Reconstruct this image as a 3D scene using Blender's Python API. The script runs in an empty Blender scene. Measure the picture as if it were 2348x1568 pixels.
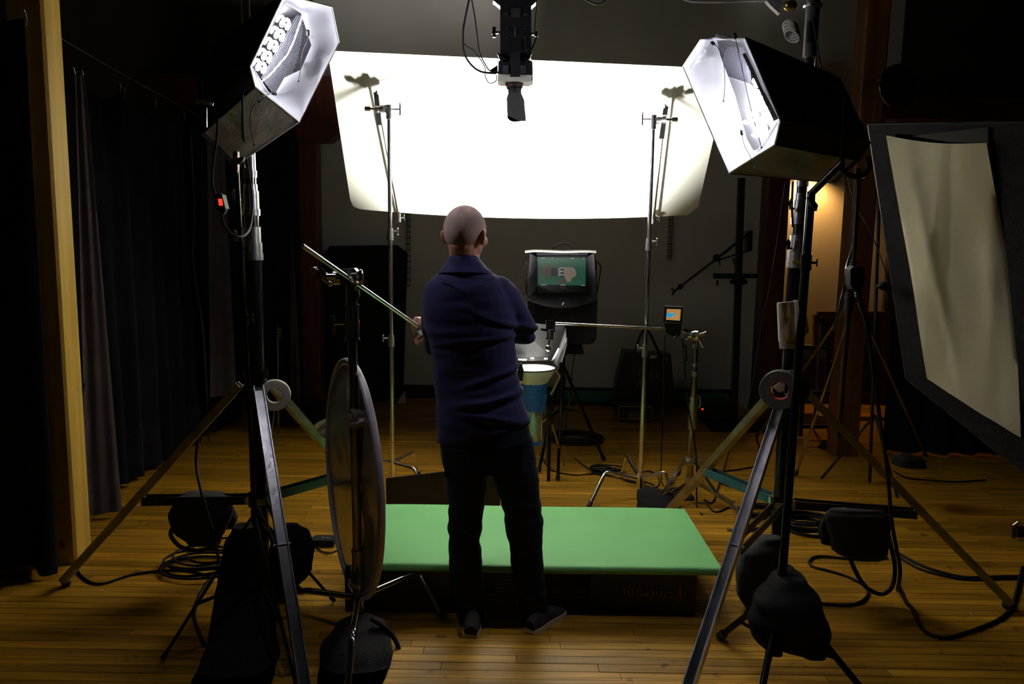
import bpy, bmesh, math, random
from mathutils import Vector as V, Matrix, noise
random.seed(7)
SC = bpy.context.scene
COL = SC.collection
# ---------------------------------------------------------------- camera
FPX, CX, CY = 1800.0, 1174.0, 784.0
PITCH, ROLL = math.radians(7.585), math.radians(0.865)
CAM = V((0, 0, 1.68))
_c, _s = math.cos(PITCH), math.sin(PITCH)
FWD = V((0, _c, -_s)); _r0 = V((1, 0, 0)); _u0 = V((0, _s, _c))
RGT = _r0*math.cos(ROLL) + _u0*math.sin(ROLL)
UPV = _u0*math.cos(ROLL) - _r0*math.sin(ROLL)
cd = bpy.data.cameras.new('camera'); cam = bpy.data.objects.new('camera', cd); COL.objects.link(cam)
cd.sensor_width = 36; cd.lens = FPX/2348*36; cd.clip_start = 0.05
M = Matrix((RGT, UPV, -FWD)).transposed().to_4x4(); M.translation = CAM
cam.matrix_world = M
SC.camera = cam
# ---------------------------------------------------------------- world, exposure
w = bpy.data.worlds.new('world'); SC.world = w; w.use_nodes = True
w.node_tree.nodes['Background'].inputs[0].default_value = (0.55, 0.5, 0.6, 1)
w.node_tree.nodes['Background'].inputs[1].default_value = 0.003
SC.view_settings.view_transform = 'Standard'; SC.view_settings.look = 'None'
SC.view_settings.exposure = 0.0; SC.view_settings.gamma = 1; SC.view_settings.use_curve_mapping = False
BULB_E = 190.0        # softbox bulbs
STROBE_W = 122.0      # the light under the bounce board
WARM_W = 42.0         # wall lamp on the right

def ray(px, py): return FWD*FPX + RGT*(px-CX) - UPV*(py-CY)
def P(px, py, y):                     # point of the room at distance y seen at a pixel
    d = ray(px, py); return CAM + d*(y/d.y)
def G(px, py, z=0.0):                 # point on the level z
    d = ray(px, py); return CAM + d*((z-CAM.z)/d.z)
def PX(x, py, X):                     # point on the plane x = X
    d = ray(x, py); return CAM + d*(X/d.x)
def onplane(px, py, a, b, c):
    n = (b-a).cross(c-a); d = ray(px, py); return CAM + d*((a-CAM).dot(n)/d.dot(n))
# ---------------------------------------------------------------- materials
def mat(name, col, rough=.5, metal=0., var=.12, scale=8., bump=0., bscale=60., spec=.5, stretch=(1,1,1), col2=None,
        trans=0., emit=None, estr=0., objvar=0., sheen=0.):
    m = bpy.data.materials.new(name); m.use_nodes = True
    nt = m.node_tree; N = nt.nodes; L = nt.links
    b = N['Principled BSDF']; out = N['Material Output']
    tc = N.new('ShaderNodeTexCoord'); mp = N.new('ShaderNodeMapping'); mp.inputs['Scale'].default_value = stretch
    L.new(tc.outputs['Object'], mp.inputs[0])
    nz = N.new('ShaderNodeTexNoise'); nz.inputs['Scale'].default_value = scale; nz.inputs['Detail'].default_value = 5
    L.new(mp.outputs[0], nz.inputs['Vector'])
    rp = N.new('ShaderNodeValToRGB'); e = rp.color_ramp.elements
    c = V(col)
    lo = c*(1-var) if col2 is None else V(col2); hi = c*(1+var) if col2 is None else c
    e[0].position = .3; e[1].position = .7
    e[0].color = (*lo, 1); e[1].color = (*[min(1, k) for k in hi], 1)
    L.new(nz.outputs[0], rp.inputs[0])
    src = rp.outputs[0]
    if objvar:
        oi = N.new('ShaderNodeObjectInfo'); hs = N.new('ShaderNodeHueSaturation')
        mr = N.new('ShaderNodeMapRange'); mr.inputs[3].default_value = 1-objvar; mr.inputs[4].default_value = 1+objvar
        L.new(oi.outputs['Random'], mr.inputs[0]); L.new(mr.outputs[0], hs.inputs['Value']); L.new(src, hs.inputs['Color']); src = hs.outputs[0]
    L.new(src, b.inputs['Base Color'])
    b.inputs['Roughness'].default_value = rough; b.inputs['Metallic'].default_value = metal
    b.inputs['Specular IOR Level'].default_value = spec
    if sheen: b.inputs['Sheen Weight'].default_value = sheen
    if bump:
        n2 = N.new('ShaderNodeTexNoise'); n2.inputs['Scale'].default_value = bscale; n2.inputs['Detail'].default_value = 6
        L.new(mp.outputs[0], n2.inputs['Vector'])
        bp = N.new('ShaderNodeBump'); bp.inputs['Strength'].default_value = bump; bp.inputs['Distance'].default_value = .01
        L.new(n2.outputs[0], bp.inputs['Height']); L.new(bp.outputs[0], b.inputs['Normal'])
    if trans:
        t = N.new('ShaderNodeBsdfTranslucent'); mx = N.new('ShaderNodeMixShader'); mx.inputs[0].default_value = trans
        L.new(src, t.inputs[0]); L.new(b.outputs[0], mx.inputs[1]); L.new(t.outputs[0], mx.inputs[2]); L.new(mx.outputs[0], out.inputs[0])
    if emit is not None:
        b.inputs['Emission Color'].default_value = (*emit, 1); b.inputs['Emission Strength'].default_value = estr
    m.diffuse_color = (*col, 1)
    return m
BLK = mat('black_metal', (.012, .012, .013), .38, .0, .3, bump=.05)
BLKG = mat('black_gloss_metal', (.015, .015, .016), .22, .6, .2)
BPL = mat('black_plastic', (.012, .012, .013), .6, spec=.25)
RUB = mat('black_rubber', (.010, .010, .010), .55, bump=.1)
CHR = mat('chrome', (.72, .72, .70), .10, 1., .05, bump=.02)
RODM = mat('satin_chrome_rod', (.80, .80, .78), .22, 1., .04)
CHRD = mat('dark_chrome', (.42, .40, .38), .16, 1., .15)
ALU = mat('aluminium', (.55, .54, .55), .33, 1., .12, 30, bump=.05)
STEEL = mat('worn_steel', (.40, .39, .42), .30, 1., .25, 14, bump=.1, stretch=(1, 1, .3))
OLIVE = mat('yellowed_zinc', (.36, .34, .24), .42, .9, .25, 12, bump=.1)
TEAL = mat('teal_paint', (.03, .13, .17), .4, .1, .2, 10)
CLOTH = mat('black_canvas', (.012, .011, .013), .9, 0, .35, 20, bump=.35, bscale=220, spec=.2)
CURT = mat('black_drape', (.010, .009, .012), .95, 0, .3, 3, bump=.2, bscale=160, spec=.1)
MUSL = mat('grey_muslin', (.060, .046, .048), .9, 0, .2, 4, bump=.2, bscale=100, spec=.1)
WALL = mat('plaster_wall', (.50, .47, .44), .9, 0, .07, 1.5, bump=.08, bscale=40, spec=.2)
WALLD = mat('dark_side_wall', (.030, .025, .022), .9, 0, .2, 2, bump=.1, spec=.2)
TRIM = mat('dark_trim', (.030, .022, .020), .6, 0, .3)
FOAM = mat('white_foam_board', (.84, .84, .73), .75, 0, .01, 3, spec=.2)
FOAMT = mat('thin_foam_board', (.84, .84, .73), .75, 0, .01, 3, spec=.2, trans=.09)
GREEN = mat('green_paper', (.21, .56, .21), .62, 0, .06, 2.2, spec=.25)
DGREEN = mat('dark_green_fabric', (.02, .12, .06), .8)
BOXB = mat('black_painted_plywood', (.010, .008, .008), .5, 0, .3, 6, bump=.1)
GOLD = mat('yellow_stencil_paint', (.42, .30, .05), .6, 0, .6, 60, col2=(.12, .085, .02))
SHIRT = mat('navy_cotton', (.021, .018, .070), .85, 0, .12, 9, bump=.12, bscale=300, spec=.2, sheen=.05)
JEANS = mat('dark_denim', (.007, .010, .020), .85, 0, .5, 12, bump=.25, bscale=260, spec=.2)
SKIN = mat('skin', (.50, .24, .17), .5, 0, .1, 20, bump=.05, bscale=200)
CAMF = mat('camera_front_lit_tone', (.62, .60, .50), .5)  # pale matte tone stands in for light falling on the metal front
HAIR = mat('cropped_brown_hair', (.12, .072, .055), .8, 0, .35, 150, bump=.7, bscale=500, spec=.2)
SHOE = mat('dark_suede_shoe', (.02, .017, .018), .8, bump=.2)
SOLE = mat('pale_rubber_sole', (.55, .48, .40), .6)
WCLO = mat('white_cloth', (.72, .70, .68), .85, 0, .08, 10, bump=.3, bscale=60)
BEIGE = mat('cream_muslin', (.52, .475, .34), .9, 0, .06, 3, bump=.35, bscale=14, spec=.1)
CREAM = mat('cream_leather', (.72, .66, .56), .75, 0, .12, 14, bump=.25, bscale=80)
YEL = mat('yellow_tape', (.45, .42, .06), .6)
BLUE = mat('blue_tape', (.02, .14, .42), .45, 0, .25, 18, bump=.2, bscale=50)
SILK = mat('silver_grey_silk', (.16, .145, .14), .42, .35, .6, 7, bump=.9, bscale=14)
SILV = mat('silver_lining', (.11, .11, .13), .5, .2, .1, 20, bump=.3)
DISC = mat('silver_reflector_fabric', (.40, .40, .37), .30, .85, .12, 6, bump=.08, bscale=20)
RIM = mat('lilac_grey_rim', (.42, .38, .42), .5, .2)
DIFF = mat('white_diffusion_cloth', (.93, .93, .96), .8, 0, .02, 14, bump=.25, bscale=22, trans=.88, spec=.1)
GRIDM = mat('grey_inner_baffle', (.07, .07, .085), .7, 0, .1, 20, spec=.2)
RED = mat('red_core', (.45, .05, .02), .6)
BRASS = mat('brass', (.5, .35, .12), .3, 1.)
GTAPE = mat('grey_gaffer_tape', (.075, .075, .085), .55, 0, .2, 30)
GREYT = mat('grey_barn_door_paint', (.006, .006, .0055), .8, spec=.1)
BROWNP = mat('brown_frame_wood', (.12, .035, .018), .55, 0, .3, 10)
LEDR = mat('red_led', (.4, .01, .0), .4, emit=(1, .03, .01), estr=2.5)
def emis(name, col, s):
    return mat(name, (.01, .01, .01) if s < 2 else col, .4, emit=col, estr=s)
BULB = emis('lit_fluorescent_tube', (.93, .93, 1.0), BULB_E)
WBULB = emis('lit_warm_bulb', (1, .62, .2), 30)

def wood(name, c1, c2, axis='Z', rough=.45, knots=True):
    m = bpy.data.materials.new(name); m.use_nodes = True; nt = m.node_tree; N = nt.nodes; L = nt.links; b = N['Principled BSDF']
    tc = N.new('ShaderNodeTexCoord'); mp = N.new('ShaderNodeMapping')
    mp.inputs['Scale'].default_value = {'Z': (14, 14, .6), 'X': (.8, 22, 22), 'Y': (22, .8, 22)}[axis]
    L.new(tc.outputs['Object'], mp.inputs[0])
    nz = N.new('ShaderNodeTexNoise'); nz.inputs['Scale'].default_value = 1.6; nz.inputs['Detail'].default_value = 6; nz.inputs['Distortion'].default_value = .4
    L.new(mp.outputs[0], nz.inputs['Vector'])
    rp = N.new('ShaderNodeValToRGB'); e = rp.color_ramp.elements; e[0].position = .32; e[1].position = .68
    e[0].color = (*c2, 1); e[1].color = (*c1, 1); L.new(nz.outputs[0], rp.inputs[0]); src = rp.outputs[0]
    if knots:
        vo = N.new('ShaderNodeTexVoronoi'); vo.inputs['Scale'].default_value = 1.0
        m2 = N.new('ShaderNodeMapping'); m2.inputs['Scale'].default_value = (5, 5, 3); L.new(tc.outputs['Object'], m2.inputs[0]); L.new(m2.outputs[0], vo.inputs['Vector'])
        r2 = N.new('ShaderNodeValToRGB'); r2.color_ramp.elements[0].position = .05; r2.color_ramp.elements[1].position = .12
        r2.color_ramp.elements[0].color = (.25, .16, .1, 1); r2.color_ramp.elements[1].color = (1, 1, 1, 1); L.new(vo.outputs['Distance'], r2.inputs[0])
        mx = N.new('ShaderNodeMixRGB'); mx.blend_type = 'MULTIPLY'; mx.inputs[0].default_value = 1; L.new(src, mx.inputs[1]); L.new(r2.outputs[0], mx.inputs[2]); src = mx.outputs[0]
    L.new(src, b.inputs['Base Color']); b.inputs['Roughness'].default_value = rough
    bp = N.new('ShaderNodeBump'); bp.inputs['Strength'].default_value = .15; bp.inputs['Distance'].default_value = .005
    L.new(nz.outputs[0], bp.inputs['Height']); L.new(bp.outputs[0], b.inputs['Normal'])
    m.diffuse_color = (*c1, 1)
    return m
POST = wood('yellow_pine_post', (.78, .50, .09), (.58, .34, .05))
POSTD = wood('brown_timber', (.22, .085, .025), (.12, .04, .012))
POSTR = wood('red_brown_timber', (.10, .025, .012), (.05, .012, .008))

def floor_mat(name, plank):
    m = bpy.data.materials.new(name); m.use_nodes = True; nt = m.node_tree; N = nt.nodes; L = nt.links; b = N['Principled BSDF']
    tc = N.new('ShaderNodeTexCoord'); geo = N.new('ShaderNodeNewGeometry')
    mp = N.new('ShaderNodeMapping'); mp.inputs['Scale'].default_value = (1.2, 26, 1); L.new(geo.outputs['Position'], mp.inputs[0])
    nz = N.new('ShaderNodeTexNoise'); nz.inputs['Scale'].default_value = 1.5; nz.inputs['Detail'].default_value = 7; nz.inputs['Distortion'].default_value = .6
    L.new(mp.outputs[0], nz.inputs['Vector'])
    rp = N.new('ShaderNodeValToRGB'); e = rp.color_ramp.elements; e[0].position = .3; e[1].position = .68
    e[0].color = (.22, .098, .0065, 1); e[1].color = (.50, .25, .020, 1); L.new(nz.outputs[0], rp.inputs[0]); src = rp.outputs[0]
    hs = N.new('ShaderNodeHueSaturation'); mr = N.new('ShaderNodeMapRange'); mr.inputs[3].default_value = .66; mr.inputs[4].default_value = 1.28
    if plank:
        oi = N.new('ShaderNodeObjectInfo'); L.new(oi.outputs['Random'], mr.inputs[0])
    else:
        br = N.new('ShaderNodeTexBrick'); L.new(geo.outputs['Position'], br.inputs['Vector'])
        br.inputs['Scale'].default_value = 1; br.inputs['Brick Width'].default_value = .9; br.inputs['Row Height'].default_value = .057
        br.inputs['Mortar Size'].default_value = .0016; br.offset = .37
        br.inputs['Color1'].default_value = (0, 0, 0, 1); br.inputs['Color2'].default_value = (1, 1, 1, 1); br.inputs['Mortar'].default_value = (0, 0, 0, 1)
        L.new(br.outputs['Color'], mr.inputs[0])
    L.new(mr.outputs[0], hs.inputs['Value']); L.new(src, hs.inputs['Color']); src = hs.outputs[0]
    if not plank:
        mx = N.new('ShaderNodeMixRGB'); mx.blend_type = 'MIX'; L.new(br.outputs['Fac'], mx.inputs[0]); L.new(src, mx.inputs[1]); mx.inputs[2].default_value = (.05, .02, .004, 1); src = mx.outputs[0]
    # small dark scuffs
    n3 = N.new('ShaderNodeTexNoise'); n3.inputs['Scale'].default_value = 9; n3.inputs['Detail'].default_value = 8; L.new(geo.outputs['Position'], n3.inputs['Vector'])
    r3 = N.new('ShaderNodeValToRGB'); r3.color_ramp.elements[0].position = .28; r3.color_ramp.elements[1].position = .36
    r3.color_ramp.elements[0].color = (.35, .3, .25, 1); r3.color_ramp.elements[1].color = (1, 1, 1, 1); L.new(n3.outputs[0], r3.inputs[0])
    m3 = N.new('ShaderNodeMixRGB'); m3.blend_type = 'MULTIPLY'; m3.inputs[0].default_value = 1; L.new(src, m3.inputs[1]); L.new(r3.outputs[0], m3.inputs[2])
    L.new(m3.outputs[0], b.inputs['Base Color'])
    b.inputs['Roughness'].default_value = .45; b.inputs['Specular IOR Level'].default_value = .22
    bp = N.new('ShaderNodeBump'); bp.inputs['Strength'].default_value = .12; bp.inputs['Distance'].default_value = .004
    L.new(nz.outputs[0], bp.inputs['Height']); L.new(bp.outputs[0], b.inputs['Normal'])
    return m
FLP, FLF = floor_mat('varnished_floor_board', True), floor_mat('varnished_strip_floor', False)

# ---------------------------------------------------------------- mesh builder
def cr(pts, n=6):                     # Catmull-Rom through points
    pts = [V(p) for p in pts]
    if len(pts) < 3: return pts
    q = [pts[0]*2-pts[1]] + pts + [pts[-1]*2-pts[-2]]; out = []
    for i in range(1, len(q)-2):
        a, b, c, d = q[i-1:i+3]
        for k in range(n):
            t = k/n
            out.append(.5*((2*b)+(c-a)*t+(2*a-5*b+4*c-d)*t*t+(3*b-a-3*c+d)*t**3))
    return out+[pts[-1]]
def frame(d, hint=V((0, 0, 1))):
    d = d.normalized()
    if abs(d.dot(hint)) > .98: hint = V((1, 0, 0)) if abs(d.x) < .9 else V((0, 1, 0))
    a = d.cross(hint).normalized(); return a, a.cross(d).normalized()
class MB:
    def __init__(s): s.v = []; s.f = []
    def add(s, vs, fs):
        k = len(s.v); s.v += [V(p) for p in vs]; s.f += [tuple(i+k for i in f) for f in fs]; return s
    def box(s, c, size, rz=0, R=None):
        R = R or Matrix.Rotation(rz, 3, 'Z'); h = V(size)/2; c = V(c)
        vs = [c+R@V((x*h.x, y*h.y, z*h.z)) for x in (-1, 1) for y in (-1, 1) for z in (-1, 1)]
        return s.add(vs, [(0, 1, 3, 2), (4, 6, 7, 5), (0, 4, 5, 1), (2, 3, 7, 6), (0, 2, 6, 4), (1, 5, 7, 3)])
    def beam(s, p, q, w, h, hint=V((0, 0, 1))):
        p, q = V(p), V(q); a, b = frame(q-p, hint); a *= w/2; b *= h/2
        vs = [e+x*a+y*b for e in (p, q) for x, y in ((-1, -1), (1, -1), (1, 1), (-1, 1))]
        return s.add(vs, [(3, 2, 1, 0), (4, 5, 6, 7)]+[(i, (i+1) % 4, (i+1) % 4+4, i+4) for i in range(4)])
    def cyl(s, p, q, r, r2=None, n=14, cap=True):
        p, q = V(p), V(q); r2 = r if r2 is None else r2; a, b = frame(q-p); vs = []
        for e, rr in ((p, r), (q, r2)):
            vs += [e+(a*math.cos(t*2*math.pi/n)+b*math.sin(t*2*math.pi/n))*rr for t in range(n)]
        fs = [(i, i+n, (i+1) % n+n, (i+1) % n) for i in range(n)]
        if cap: fs += [tuple(range(n)), tuple(range(2*n-1, n-1, -1))]
        return s.add(vs, fs)
    def lathe(s, p, d, prof, n=18):    # prof: (distance along d, radius)
        p, d = V(p), V(d).normalized(); a, b = frame(d); vs = []; m = len(prof)
        for t, r in prof: vs += [p+d*t+(a*math.cos(k*2*math.pi/n)+b*math.sin(k*2*math.pi/n))*max(r, 1e-4) for k in range(n)]
        fs = [(j*n+i, (j+1)*n+i, (j+1)*n+(i+1) % n, j*n+(i+1) % n) for j in range(m-1) for i in range(n)]
        return s.add(vs, fs)
    def tube(s, pts, r, n=8, smooth=6, r2=None):
        pts = cr(pts, smooth) if smooth else [V(p) for p in pts]
        vs = []; m = len(pts); a = None
        for i, p in enumerate(pts):
            d = (pts[min(i+1, m-1)]-pts[max(i-1, 0)])
            if d.length < 1e-7: d = V((0, 0, 1))
            d.normalize()
            if a is None: a, b = frame(d)
            else:
                a = (a-d*a.dot(d)).normalized(); b = a.cross(d)
            rr = r if r2 is None else r+(r2-r)*i/(m-1)
            vs += [p+(a*math.cos(k*2*math.pi/n)+b*math.sin(k*2*math.pi/n))*rr for k in range(n)]
        fs = [(j*n+i, (j+1)*n+i, (j+1)*n+(i+1) % n, j*n+(i+1) % n) for j in range(m-1) for i in range(n)]
        fs += [tuple(range(n)), tuple(range(m*n-1, (m-1)*n-1, -1))]
        return s.add(vs, fs)
    def sph(s, c, r, n=12, m=8, R=None):
        c = V(c); r = V((r, r, r)) if isinstance(r, (int, float)) else V(r); vs = []
        for j in range(m+1):
            t = math.pi*j/m
            for i in range(n):
                u = 2*math.pi*i/n; q = V((r.x*math.sin(t)*math.cos(u), r.y*math.sin(t)*math.sin(u), r.z*math.cos(t)))
                vs.append(c+(R@q if R else q))
        return s.add(vs, [(j*n+i, (j+1)*n+i, (j+1)*n+(i+1) % n, j*n+(i+1) % n) for j in range(m) for i in range(n)])
    def prism(s, poly, th):            # flat polygon given thickness vector
        poly = [V(p) for p in poly]; th = V(th); n = len(poly)
        return s.add(poly+[p+th for p in poly], [tuple(range(n)), tuple(range(2*n-1, n-1, -1))]+[(i, i+n, (i+1) % n+n, (i+1) % n) for i in range(n)])
    def torus(s, c, ax, R, r, n=28, m=8, sq=1.0):
        c = V(c); ax = V(ax).normalized(); a, b = frame(ax); vs = []
        for i in range(n):
            u = 2*math.pi*i/n; d = a*math.cos(u)+b*math.sin(u)
            for j in range(m):
                t = 2*math.pi*j/m; vs.append(c+d*(R+r*math.cos(t))+ax*(r*sq*math.sin(t)))
        return s.add(vs, [(i*m+j, ((i+1) % n)*m+j, ((i+1) % n)*m+(j+1) % m, i*m+(j+1) % m) for i in range(n) for j in range(m)])
    def loft(s, rings, cap=True):
        n = len(rings[0]); m = len(rings); vs = [V(p) for r in rings for p in r]
        fs = [(j*n+i, (j+1)*n+i, (j+1)*n+(i+1) % n, j*n+(i+1) % n) for j in range(m-1) for i in range(n)]
        if cap: fs += [tuple(range(n)), tuple(range(m*n-1, (m-1)*n-1, -1))]
        return s.add(vs, fs)
    def grid(s, pts, th=None):         # rows of points; optional thickness vector
        m, n = len(pts), len(pts[0]); vs = [V(p) for r in pts for p in r]
        fs = [(j*n+i, j*n+i+1, (j+1)*n+i+1, (j+1)*n+i) for j in range(m-1) for i in range(n-1)]
        if th is None: return s.add(vs, fs)
        th = V(th); k = m*n; f2 = [tuple(i+k for i in reversed(f)) for f in fs]
        bd = [i for i in range(n)]+[j*n+n-1 for j in range(1, m)]+[(m-1)*n+i for i in range(n-2, -1, -1)]+[j*n for j in range(m-2, 0, -1)]
        f3 = [(bd[(i+1) % len(bd)], bd[i], bd[i]+k, bd[(i+1) % len(bd)]+k) for i in range(len(bd))]
        return s.add(vs+[v+th for v in vs], fs+f2+f3)
    def build(s, name, m, parent=None, ang=38, fix=True):
        off = wpos(parent) if parent else V((0, 0, 0))
        me = bpy.data.meshes.new(name); me.from_pydata([v-off for v in s.v], [], s.f)
        if fix:
            bm = bmesh.new(); bm.from_mesh(me); bmesh.ops.recalc_face_normals(bm, faces=bm.faces); bm.to_mesh(me); bm.free()
        me.materials.append(m); me.shade_smooth(); me.set_sharp_from_angle(angle=math.radians(ang))
        o = bpy.data.objects.new(name, me); COL.objects.link(o)
        if parent: o.parent = parent
        return o
def wpos(o):
    p = V((0, 0, 0))
    while o is not None: p += o.location; o = o.parent
    return p
def tag(o, label=None, cat=None, group=None, kind=None):
    if label: o['label'] = label
    if cat: o['category'] = cat
    if group: o['group'] = group
    if kind: o['kind'] = kind
    return o
def T(name, label, cat, loc, group=None):
    o = bpy.data.objects.new(name, None); COL.objects.link(o); o.location = V(loc); o.empty_display_size = .1
    return tag(o, label, cat, group)
def struct(name, mb, m, **k): return tag(mb.build(name, m, **k), kind='structure')
def from_obj_mesh(ob, dg=None):
    dg = bpy.context.evaluated_depsgraph_get(); return bpy.data.meshes.new_from_object(ob.evaluated_get(dg))
def remesh(mb, vox, sm=4, fac=.6):
    me = bpy.data.meshes.new('tmp'); me.from_pydata(mb.v, [], mb.f)
    bm = bmesh.new(); bm.from_mesh(me); bmesh.ops.recalc_face_normals(bm, faces=bm.faces); bm.to_mesh(me); bm.free()
    o = bpy.data.objects.new('tmp', me); COL.objects.link(o)
    r = o.modifiers.new('r', 'REMESH'); r.mode = 'VOXEL'; r.voxel_size = vox
    if sm:
        k = o.modifiers.new('s', 'SMOOTH'); k.iterations = sm; k.factor = fac
    bpy.context.view_layer.update()
    me2 = from_obj_mesh(o); bpy.data.objects.remove(o); bpy.data.meshes.remove(me); return me2
def mesh_obj(name, me, m, parent=None, worldco=True):
    if parent and worldco:
        off = wpos(parent)
        for v in me.vertices: v.co -= off
    me.materials.clear(); me.materials.append(m); me.shade_smooth()
    o = bpy.data.objects.new(name, me); COL.objects.link(o); o.parent = parent; me.name = name; return o
def text_mb(txt, size, origin, ux, uy, depth=.001, spacing=1.0, shear=0):
    cu = bpy.data.curves.new('t', 'FONT'); cu.body = txt; cu.size = size; cu.extrude = depth/2; cu.space_character = spacing; cu.shear = shear
    o = bpy.data.objects.new('t', cu); COL.objects.link(o); bpy.context.view_layer.update(); me = from_obj_mesh(o)
    ux = V(ux).normalized(); uy = V(uy).normalized(); uz = ux.cross(uy); origin = V(origin)
    mb = MB(); mb.add([origin+ux*v.co.x+uy*v.co.y+uz*v.co.z for v in me.vertices], [tuple(p.vertices) for p in me.polygons])
    bpy.data.objects.remove(o); bpy.data.curves.remove(cu); bpy.data.meshes.remove(me); return mb
def lerp(a, b, t): return a+(b-a)*t
def knob(mb, c, d, L=.05, w=.03, th=.008):     # T-handle / thumb screw
    c, d = V(c), V(d).normalized(); mb.cyl(c, c+d*L, .005, n=8)
    a, b = frame(d); mb.beam(c+d*L-b*w, c+d*L+b*w, th, th*1.3, d); mb.sph(c+d*L+b*w, th*.9, 8, 6); mb.sph(c+d*L-b*w, th*.9, 8, 6)
    return mb
# ================================================================ the room
YB = 8.1
# floor: slab, near boards as parts, beyond them the material takes over
fl = MB(); fl.box((1.0, 1.30, -.07), (9.4, 6.0, .10)); fl.box((1.0, 6.35, -.06), (9.4, 4.1, .12)); fl.box((5.0, 3.45, -.051), (1.4, 1.7, .10)); fl.box((1.0, .63, -.051), (9.4, 3.96, .10))
floor = struct('floor', fl, FLF)
lens_ = [.62, .80, .97, 1.15, 1.40]; bm_ = []
for L_ in lens_:
    mb = MB(); h = .0555/2; b = .0012
    vs = []
    for z, e in ((-.02, 0), (-b, 0), (0, b)):
        vs += [V((x, y, z)) for x, y in ((e, -h+e), (L_-.001-e, -h+e), (L_-.001-e, h-e), (e, h-e))]
    mb.add(vs, [(0, 3, 2, 1)]+[(j*4+i, j*4+(i+1) % 4, j*4+4+(i+1) % 4, j*4+4+i) for j in (0, 1) for i in range(4)]+[(8, 9, 10, 11)])
    o = mb.build('floor_board', FLP); bm_.append(o.data); bpy.data.objects.remove(o)
rows = int((4.30-2.655)/.057)
for r in range(rows+1):
    y = 4.30-.0285-r*.057
    x = -3.3-random.random()*.6
    while x < 4.3:
        k = random.randrange(5); o = bpy.data.objects.new('floor_board', bm_[k]); COL.objects.link(o); o.parent = floor
        o.location = (x, y, random.uniform(-.0006, .0006)); x += lens_[k]
floor_near = None
struct('wall_back', MB().box((1.0, YB+.1, 2.3), (9.4, .2, 4.8)), WALL)
struct('dark_panel_back_left', MB().box((-2.66, YB-.03, 2.3), (1.30, .06, 4.8)), WALLD)  # dark panel added over the back wall to keep its left end dark
struct('dark_panel_back_right', MB().box((4.62, YB-.03, 2.3), (1.6, .06, 4.8)), WALLD)  # dark panel added over the back wall, shade for its right end put into colour
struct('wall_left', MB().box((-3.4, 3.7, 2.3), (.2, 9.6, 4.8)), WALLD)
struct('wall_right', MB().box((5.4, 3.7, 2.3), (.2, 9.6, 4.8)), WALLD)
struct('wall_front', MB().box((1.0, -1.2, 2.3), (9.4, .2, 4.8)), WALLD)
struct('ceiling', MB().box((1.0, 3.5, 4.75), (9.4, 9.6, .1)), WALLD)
struct('baseboard_back', MB().box((1.0, YB-.015, .055), (8.6, .03, .13)).box((1.0, YB-.02, .125), (8.6, .045, .02)), TRIM)
def post(name, x0, x1, y0, y1, m, label, z1=4.7):
    t = MB(); e = .012
    ring = [(x0+e, y0), (x1-e, y0), (x1, y0+e), (x1, y1-e), (x1-e, y1), (x0+e, y1), (x0, y1-e), (x0, y0+e)]
    t.loft([[V((x, y, z)) for x, y in ring] for z in (0, z1*.33, z1*.66, z1)])
    return tag(t.build(name, m, ang=20), label, 'post')
p = post('timber_post', -2.375, -2.195, 3.80, 3.955, POST, 'yellow knotty timber post behind the dark drape on the left', 4.7)
pb = G(1934, 1052); 
p = post('timber_post', 2.57, 2.755, 6.05, 6.23, POSTD, 'orange brown timber post beside the hanging cream cloth frame')
post('timber_post', 2.27, 2.47, 7.15, 7.35, POSTR, 'dark brown timber post left of the warm lit wall', 3.25)
t = post('timber_post', -1.94, -1.77, 7.15, 7.33, POSTR, 'dark red timber post beneath the bracket on the far left', 2.495)
b = T('ceiling_beam', 'dark red timber beam with a bolster resting on the far left post', 'beam', (-1.85, 7.24, 2.51))
MB().box((-2.45, 7.24, 2.93), (1.72, .20, .26)).build('beam', POSTR, b)
MB().prism([V((-2.3, 7.14, 2.80)), V((-2.28, 7.14, 2.62)), V((-2.1, 7.14, 2.5)), V((-1.66, 7.14, 2.5)), V((-1.5, 7.14, 2.62)), V((-1.48, 7.14, 2.80))], (0, .20, 0)).build('bolster', POSTR, b)
b = T('ceiling_beam', 'dark brown beam over the black drape at the far right', 'beam', (3.9, 7.6, 2.85))
MB().box((4.35, 7.6, 2.93), (1.9, .18, .2)).build('beam', POSTR, b)
struct('light_blocking_partition', MB().box((2.40, 7.72, 1.56), (.06, .74, 3.12)), WALL)  # added blocker: keeps the wall lamp's glow right of the post
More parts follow.
